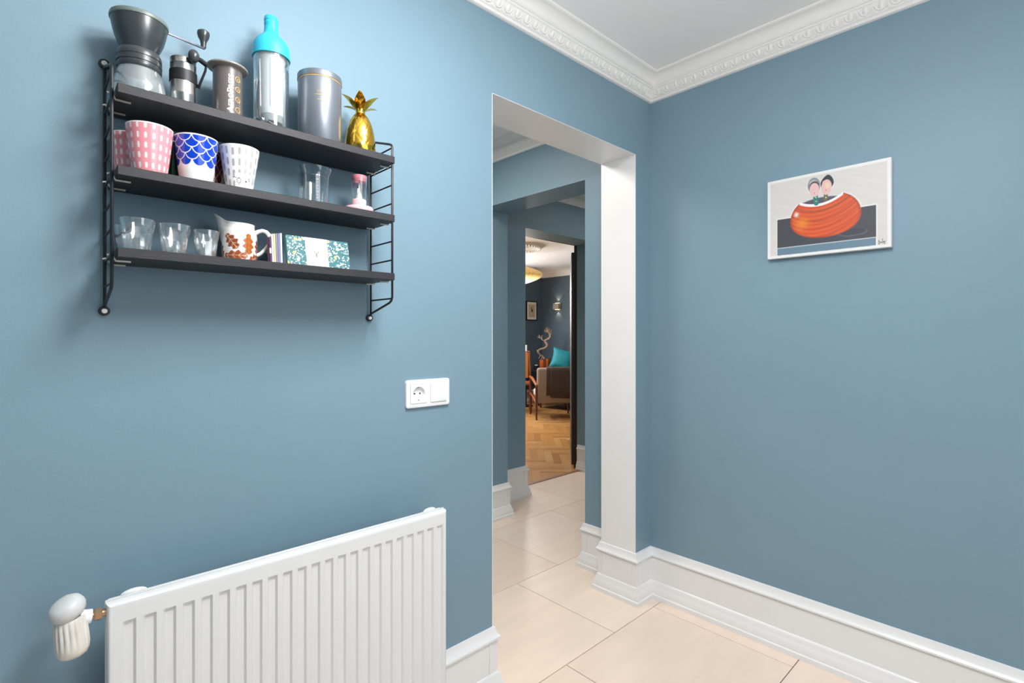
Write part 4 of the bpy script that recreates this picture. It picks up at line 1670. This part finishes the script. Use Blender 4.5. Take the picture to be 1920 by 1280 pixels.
# white painted edges of the canvas
em = np.minimum(np.minimum(u, 1 - u) * CW, np.minimum(v, 1 - v) * CH)
cc = over(cc, 1 - smoothstep(.0085, .0115, em + 0.0004 * wob(u + v, 60)), (243, 242, 240))
tilt = 0.012
vs = [(-0.0242, -0.541 - a_, 1.522 + b_ - tilt * 0 * a_) for a_, b_ in zip(px_, pz_)]
fs = [(k * gw + j, k * gw + j + 1, (k + 1) * gw + j + 1, (k + 1) * gw + j) for k in range(gh - 1) for j in range(gw - 1)]
me = bpy.data.meshes.new('painted_face')
me.from_pydata(vs, [], fs)
set_cols(me, cc * 0.86)
me.materials.append(M_PAINTING)
link('painted_face', me, pt)
mb = MB()
mb.box(-0.0240, -0.0008, -0.541 - CW - .0006, -0.541 + .0006, 1.522 - .0006, 1.522 + CH + .0006, .0015, 2)
mb.build('stretched_canvas', mat('canvas_white', (230, 229, 227), 0.6), pt)

# ------------------------------------------------------------------ dark door leaf in the living room doorway
hx, hy = 1.585, 1.765
dv = Vector((0.753, 0.658)).normalized()
dm = MB()
W2, TH = 0.86, 0.044
Mx = Matrix(((dv.x, -dv.y, 0, hx), (dv.y, dv.x, 0, hy), (0, 0, 1, 0), (0, 0, 0, 1)))
dm.box(0, W2, -.0, TH, 0.02, 2.00, .002, 1, M=Mx)
door = struct(dm.build('door_1', M_DOOR, smooth=False))
# dark frame edge behind the blue reveal
fm = MB()
fm.box(1.528, 1.60, 1.712, 1.742, 0.0, 2.085)
fm.box(0.58, 1.528, 1.712, 1.742, 2.052, 2.085)
struct(fm.build('trim_8', M_DOOR, smooth=False))

# ------------------------------------------------------------------ living room things
# ceiling rose + pendant
lx, ly = 2.664, 3.605
mb = MB()
mb.lathe([(0, CZ - .030), (.05, CZ - .030), (.07, CZ - .020), (.15, CZ - .014), (.22, CZ - .018), (.25, CZ - .028), (.27, CZ - .030), (.285, CZ - .020), (.305, CZ - .012), (.32, CZ)], 48, (lx, ly, 0))
rose = mb.build('trim_9', M_PLASTER)
struct(rose)
dme = MB().box(-.011, .011, -.010, .010, -.012, .012).mesh('dentil', False)
dme.materials.append(M_PLASTER)
for k in range(40):
    a = 2 * PI * k / 40
    o = bpy.data.objects.new('dentil', dme)
    COL.objects.link(o)
    o.parent = rose
    o.location = (lx + .262 * math.cos(a), ly + .262 * math.sin(a), CZ - .036)
    o.rotation_euler = (0, 0, a + PI / 2)
t = thing('pendant_lamp', 'round ribbed paper pendant lamp glowing warm yellow in the far room', 'lamp', (lx, ly, 1.93))
zc = 2.035
SR, SH = 0.290, 0.130
prof = [(SR * (1 - abs(q_) ** 1.7) if abs(q_) < 0.999 else 0, zc + SH * q_) for q_ in np.linspace(-1, 1, 21)]
MB().lathe(prof, 40, (lx, ly, 0)).build('lamp_shade', M_WARM, t)
for k in range(32):
    a = 2 * PI * k / 32
    pts = [(lx + (r + .001) * math.cos(a), ly + (r + .001) * math.sin(a), z) for r, z in prof[1:-1]]
    MB().tube(pts, .0035, 5).build('rib', M_RIB, t)
MB().tube([(lx, ly, zc + SH), (lx, ly, CZ - .03)], .004, 6).build('cord', M_PLASTIC, t)

# framed print on the far wall
t = thing('framed_print', 'small black framed print with a pale mount on the far wall', 'picture', (4.70, 5.42, 1.51))
fx0, fx1, fz0, fz1 = 4.555, 4.835, 1.512, 1.868
mb = MB()
fwid = .016
for bx in ((fx0, fx1, fz0, fz0 + fwid), (fx0, fx1, fz1 - fwid, fz1), (fx0, fx0 + fwid, fz0, fz1), (fx1 - fwid, fx1, fz0, fz1)):
    mb.box(bx[0], bx[1], 5.395, 5.4195, bx[2], bx[3])
mb.build('picture_frame', M_BLACK, t, smooth=False)
MB().box(fx0 + .01, fx1 - .01, 5.404, 5.415, fz0 + .01, fz1 - .01).build('mount', mat('cream_mount', (240, 232, 214), 0.7), t, smooth=False)
mb = MB().box(fx0 + .055, fx1 - .055, 5.4025, 5.4035, fz0 + .06, fz1 - .06)
pr = mb.build('print_sheet', mat('tan_print', (206, 180, 148), 0.7), t, smooth=False)
mb = MB()
mb.ellipsoid((4.705, 5.4022, 1.695), .022, .0006, .024, 12, 6)
mb.ellipsoid((4.690, 5.4022, 1.735), .010, .0006, .028, 12, 6)
mb.tube([(4.70, 5.4018, 1.68), (4.675, 5.4018, 1.655)], .003, 5)
mb.tube([(4.715, 5.4018, 1.68), (4.725, 5.4018, 1.65)], .003, 5)
mb.build('drawn_figure', M_INK, pr)

# wall sconce
t = thing('wall_sconce', 'square grey up and down wall light on the dark blue wall', 'lamp', (5.0, 5.0, 1.70))
mb = MB()
mb.box(4.915, 4.9995, 4.940, 5.075, 1.712, 1.820, .003)
mb.build('lamp_body', M_CEMENT, t)
for zz_, s in ((1.824, 1), (1.708, -1)):
    MB().box(4.945, 4.985, 4.965, 5.050, zz_ - .003, zz_ + .003).build('lens', M_BULB, t, smooth=False)
    d = bpy.data.lights.new('sconce_beam', 'SPOT')
    d.energy = 2.2
    d.color = (1.0, 0.72, 0.5)
    d.spot_size = math.radians(80)
    d.shadow_soft_size = 0.01
    o = bpy.data.objects.new('sconce_beam', d)
    COL.objects.link(o)
    o.location = (4.965, 5.007, zz_ + s * .006)
    o.rotation_euler = (PI if s > 0 else 0, 0, 0)

# navy sofa against the far wall, mostly hidden
t = thing('sofa', 'dark navy sofa in the far corner behind the grey armchair', 'sofa', (4.55, 3.9, 0))
MB().box(4.20, 4.95, 2.90, 4.84, .12, .44, .04, 3).build('seat_base', M_NAVY, t)
MB().box(4.78, 4.985, 2.90, 4.84, .44, .78, .05, 3).build('backrest', M_NAVY, t)
MB().box(4.25, 4.775, 2.95, 3.86, .44, .56, .04, 3).build('seat_cushion', M_NAVY, t)
MB().box(4.25, 4.775, 3.88, 4.79, .44, .56, .04, 3).build('seat_cushion', M_NAVY, t)
for px2, py2 in ((4.26, 2.97), (4.26, 4.76), (4.90, 2.97), (4.90, 4.76)):
    MB().tube([(px2, py2, 0), (px2, py2, .13)], [.014, .02], 10).build('leg', M_DARKWOOD, t)
# teal cushion leaning in the corner
vs, fs = [], []
NX = 16
for sd in (1, -1):
    for j in range(NX + 1):
        for i in range(NX + 1):
            a_, b_ = i / NX * 2 - 1, j / NX * 2 - 1
            e_ = (1 - abs(a_) ** 2.6) * (1 - abs(b_) ** 2.6)
            pin = 1 - 0.10 * (1 - abs(a_ * b_))
            vs.append((a_ * .20 * (1 - .13 * (1 - b_ * b_)), sd * .07 * max(e_, 0) ** 0.55, b_ * .185 * (1 - .13 * (1 - a_ * a_))))
n_ = (NX + 1) ** 2
for s in range(2):
    for j in range(NX):
        for i in range(NX):
            a_ = s * n_ + j * (NX + 1) + i
            fs.append((a_, a_ + 1, a_ + NX + 2, a_ + NX + 1))
cu = MB()
cu.add(vs, fs)
cm = cu.mesh('cushion', True, 80)
cm.materials.append(M_TEALFAB)
co = bpy.data.objects.new('throw_cushion', cm)
COL.objects.link(co)
co.location = (4.62, 4.585, .815)
co.rotation_euler = (math.radians(-14), math.radians(14), math.radians(-50))
tag(co, 'teal velvet cushion propped on the navy sofa', 'cushion')

# low black side table with pots and the driftwood
t = thing('side_table', 'low black side table under the copper pots', 'table', (4.64, 5.13, 0))
MB().box(4.36, 4.92, 4.90, 5.36, .590, .625, .004).build('table_top', M_BLACK, t)
for px2, py2 in ((4.40, 4.94), (4.40, 5.32), (4.88, 4.94), (4.88, 5.32)):
    MB().tube([(px2, py2, 0), (px2, py2, .592)], .014, 8).build('leg', M_BLACK, t)
MB().box(4.38, 4.90, 4.92, 5.34, .30, .32).build('lower_shelf', M_BLACK, t)


def potx(px, py, D):
    """point at forward distance D along the ray of a photo position, used once to place far things"""
    u_ = (px - 960) / 969
    return Vector((CAMP.x + (u_ * .7277 + .6859) * D, CAMP.y + (-u_ * .6862 + .7275) * D, CAMP.z - (py - 630) / 969 * D))


p = potx(1016.5, 685, 9.20)
pot1 = thing('plant_pot', 'copper orange pot holding the driftwood branch', 'pot', (p.x, p.y, .625), 'pots on the black side table')
MB().lathe([(0, .0), (.040, .0), (.045, .01), (.048, .15), (.050, .175), (.046, .175), (.042, .15), (.04, .02), (0, .02)], 24, (p.x, p.y, .6255)).build('pot_wall', M_COPPERPOT, pot1)
p2 = potx(1026.2, 685, 9.22)
pot2 = thing('plant_pot', 'narrow copper orange pot right of the driftwood', 'pot', (p2.x, p2.y, .625), 'pots on the black side table')
MB().lathe([(0, .0), (.026, .0), (.030, .01), (.032, .17), (.034, .19), (.030, .19), (.026, .15), (.026, .02), (0, .02)], 24, (p2.x, p2.y, .6255)).build('pot_wall', M_COPPERPOT, pot2)
p3 = potx(1032.6, 685, 9.32)
pot3 = thing('plant_pot', 'olive brown pot beside the teal cushion', 'pot', (p3.x, p3.y, .625), 'pots on the black side table')
MB().lathe([(0, .0), (.026, .0), (.030, .01), (.034, .17), (.038, .195), (.034, .195), (.028, .15), (.026, .02), (0, .02)], 24, (p3.x, p3.y, .6255)).build('pot_wall', M_OLIVE, pot3)
pb = potx(1005.6, 682, 9.12)
bw = thing('wooden_bowl', 'dark bowl with pale stones left of the copper pot', 'bowl', (pb.x, pb.y, .625))
MB().lathe([(0, .0), (.03, .0), (.045, .02), (.052, .075), (.047, .075), (.04, .025), (0, .012)], 24, (pb.x, pb.y, .6255)).build('bowl_wall', M_BLACK, bw)
sm = MB()
rg = random.Random(3)
for k in range(9):
    a = rg.uniform(0, 2 * PI)
    q = rg.uniform(0, .026)
    sm.ellipsoid((pb.x + q * math.cos(a), pb.y + q * math.sin(a), .695 + rg.uniform(-.004, .016)), .016, .014, .011, 8, 5)
so_ = sm.build('pale_stones', mat('pale_stone', (208, 200, 186), 0.8), bw)
so_['kind'] = 'stuff'
# driftwood
D0 = 9.20
tr = [(1020.5, 672.5), (1017, 668), (1012.5, 664.5), (1008.8, 660.5), (1009.5, 656.8), (1013, 654.8), (1019, 653.4), (1023.5, 651), (1025.8, 648), (1025.5, 645), (1023, 641.5),
      (1020.8, 639), (1024, 637.3), (1028.5, 635.3), (1031, 632), (1031.3, 628), (1029.6, 624.5), (1027, 621.5)]
pts = [potx(a, b_, D0) + Vector((0.012 * math.sin(i * 1.3), 0.012 * math.sin(i * 1.3), 0)) for i, (a, b_) in enumerate(tr)]
rad = [.017] * 3 + [.019] * 5 + [.023] * 4 + [.021, .021, .019, .017, .015, .012]
dw = MB()
dw.tube(pts, rad, 8)
br_ = [((1027, 621.5), [(1023.5, 619.5), (1020.5, 618.2)]), ((1027, 621.5), [(1025, 618), (1022.5, 614.5)]), ((1027, 621.5), [(1027, 618), (1025.5, 613.5)]),
       ((1028, 623), [(1029.5, 618.5), (1029.8, 615.5)]), ((1029.6, 624.5), [(1032, 622.5), (1033.5, 619), (1034.5, 616.5)]), ((1031.3, 627), [(1033, 625.5), (1034, 625)]),
       ((1027, 621.5), [(1022.5, 622), (1020.8, 620.5)]),
       ((1019, 638.5), [(1014.5, 635), (1011, 632.5), (1008.7, 629)]), ((1016, 636), [(1015.5, 631), (1016.8, 628)]), ((1013, 634), [(1012, 630), (1010.3, 627)]),
       ((1012, 633), [(1009.5, 632.5), (1008, 631.3)]), ((1009.5, 656.8), [(1007, 658), (1005.5, 656)]), ((1014, 666), [(1012, 668.5), (1010, 672)]), ((1018, 669), [(1015.5, 671.5), (1014.5, 674)])]
for st, rest in br_:
    pp = [potx(*st, D0)] + [potx(a, b_, D0) for a, b_ in rest]
    dw.tube(pp, [.010, .008, .005, .003][:len(pp)], 6)
dwo = dw.build('driftwood_branch', M_DRIFT)
tag(dwo, 'bleached twisted driftwood branch rising from the copper pot', 'ornament')

# armchair seen from behind
t = thing('armchair', 'teak framed grey armchair seen from behind in the far room', 'armchair', (3.55, 4.1, 0))
BL = Vector((3.245, 3.880, 0))
BR = BL + Vector((0.8, -0.6, 0)) * 0.6     # back legs line (left in view, right hidden by the door)
ex = (BR - BL).normalized()
ez = Vector((0, 0, 1))
ey = ez.cross(ex)            # forward, away from the camera
if ey.y < 0:
    ey = -ey


def ac(a_, b_, c_):
    return BL + ex * a_ + ey * b_ + ez * c_


mb = MB()
Wc = 0.60
# back cushion: bevelled box leaning back slightly
rows_ = []
bmx = Matrix(((ex.x, ey.x, 0, BL.x), (ex.y, ey.y, 0, BL.y), (0, 0, 1, 0), (0, 0, 0, 1)))
lean_m = bmx @ Matrix.Translation((0, .02, .235)) @ Matrix.Rotation(math.radians(5), 4, 'X')
mb.box(.012, Wc - .012, 0, .10, 0, .52, .035, 4, M=lean_m)
mb.build('backrest', M_FABRIC, t, ang=50)
mb = MB()
mb.box(.040, Wc - .040, .10, .58, .30, .41, .03, 3, M=bmx)
mb.build('seat_cushion', M_SEATW, t, ang=50)
mb = MB()
mb.box(.030, Wc - .030, .13, .60, .255, .30, .006, 2, M=bmx)
mb.build('seat_frame', M_WOOD, t)
for side in (0.0, Wc):
    mb = MB()
    mb.tube([ac(side, -.0, 0), ac(side, -.0, .25), ac(side, .03, .50)], [.013, .018, .014], 10)
    mb.build('leg', M_DARKWOOD, t)
    mb = MB()
    mb.tube([ac(side, .60, 0), ac(side, .60, .30), ac(side, .61, .56)], [.013, .017, .013], 10)
    mb.build('leg', M_DARKWOOD, t)
    mb = MB()
    mb.tube([ac(side, .0, .50), ac(side, .16, .535), ac(side, .40, .575), ac(side, .64, .585), ac(side, .66, .575)], [.016, .022, .024, .02, .014], 10)
    mb.build('armrest', M_WOOD, t)
    mb = MB()
    mb.tube([ac(side, .01, .24), ac(side, .30, .29), ac(side, .60, .33)], .013, 8)
    mb.build('side_rail', M_WOOD, t)
# throw over the back
mb = MB()
lm = lean_m
pts = []
X0, X1 = .20, Wc - .05
prof_t = [(-.012, .08), (-.013, .22), (-.014, .38), (-.013, .48), (-.006, .516), (.02, .532), (.06, .533), (.10, .525), (.118, .48), (.12, .38)]
ncol = 14
vs, fs = [], []
for i in range(ncol + 1):
    a_ = X0 + (X1 - X0) * i / ncol
    for (b_, c_) in prof_t:
        sl = (0.03 * (1 - i / ncol)) if c_ < .2 else 0
        wv = .004 * math.sin(i * 1.4) * (1 if c_ < .45 else .2)
        vs.append(lm @ Vector((a_ + (.02 * (0.4 - c_) if i == 0 else 0), b_ - abs(wv), c_ - .02 * (i / ncol - .5) * (c_ < .1) + .0)))
m_ = len(prof_t)
for i in range(ncol):
    for j in range(m_ - 1):
        fs.append((i * m_ + j, i * m_ + j + 1, (i + 1) * m_ + j + 1, (i + 1) * m_ + j))
mb.add(vs, fs)
th = mb.build('wool_throw', M_THROW, ang=80)
sol = th.modifiers.new('thick', 'SOLIDIFY')
sol.thickness = .008
sol.offset = -1
tag(th, 'brown grey wool throw hanging over the back of the armchair', 'throw')
# a narrower second fold beneath it
mb = MB()
vs, fs = [], []
for i in range(5):
    a_ = .145 + .065 * i / 4
    for (b_, c_) in [(-.004, .12), (-.005, .30), (-.005, .48), (.002, .523), (.02, .527), (.06, .528)]:
        vs.append(lm @ Vector((a_ + .02 * (.5 - c_) * 0, b_ - .001, c_)))
for i in range(4):
    for j in range(5):
        fs.append((i * 6 + j, i * 6 + j + 1, (i + 1) * 6 + j + 1, (i + 1) * 6 + j))
mb.add(vs, fs)
f2 = mb.build('inner_fold', M_THROW, th, ang=80)
f2.modifiers.new('thick', 'SOLIDIFY').thickness = .004

# wooden dining chair, cut off by the doorway on the left
q = potx(987.0, 700, 8.2)
t = thing('dining_chair', 'wooden chair with a cognac leather back at the left edge of the doorway', 'chair', (q.x, q.y, 0))
cxv = Vector((.7277, -.6862, 0))     # across the view
cyv = Vector((.6859, .7275, 0))
Mc = Matrix(((cxv.x, cyv.x, 0, q.x), (cxv.y, cyv.y, 0, q.y), (0, 0, 1, 0), (0, 0, 0, 1)))


def dc(a_, b_, c_):
    return Mc @ Vector((a_, b_, c_))


for sx in (-.40, .045):
    MB().tube([dc(sx + .03, .02, 0), dc(sx + .02, .0, .45), dc(sx, -.03, .98)], [.013, .016, .012], 8).build('rear_leg', M_WOOD, t)
    MB().tube([dc(sx + .02, .42, 0), dc(sx + .02, .41, .44)], [.013, .016], 8).build('front_leg', M_WOOD, t)
MB().box(-.42, .07, -.01, .43, .44, .475, .008, 2, M=Mc).build('seat', M_WOOD, t)
MB().box(-.385, .028, -.028, -.010, .56, .96, .006, 2, M=Mc).build('leather_back', M_LEATHER, t)
MB().tube([dc(-.40, -.03, .975), dc(.045, -.03, .975)], .011, 8).build('top_rail', M_WOOD, t)
# white candle-like bottle on the window side
q = potx(986.2, 652, 9.0)
t = thing('pillar_candle', 'slim white candle on a dark stand beyond the wooden chair', 'candle', (q.x, q.y, 0))
MB().lathe([(0, 0), (.12, 0), (.12, .02), (.012, .03), (.012, .90), (.035, .91), (.035, .92), (0, .92)], 20, (q.x, q.y, 0)).build('stand', M_BLACK, t)
MB().lathe([(0, .92), (.022, .92), (.022, 1.06), (.018, 1.065), (0, 1.066)], 20, (q.x, q.y, 0)).build('candle', M_PLASTIC, t)
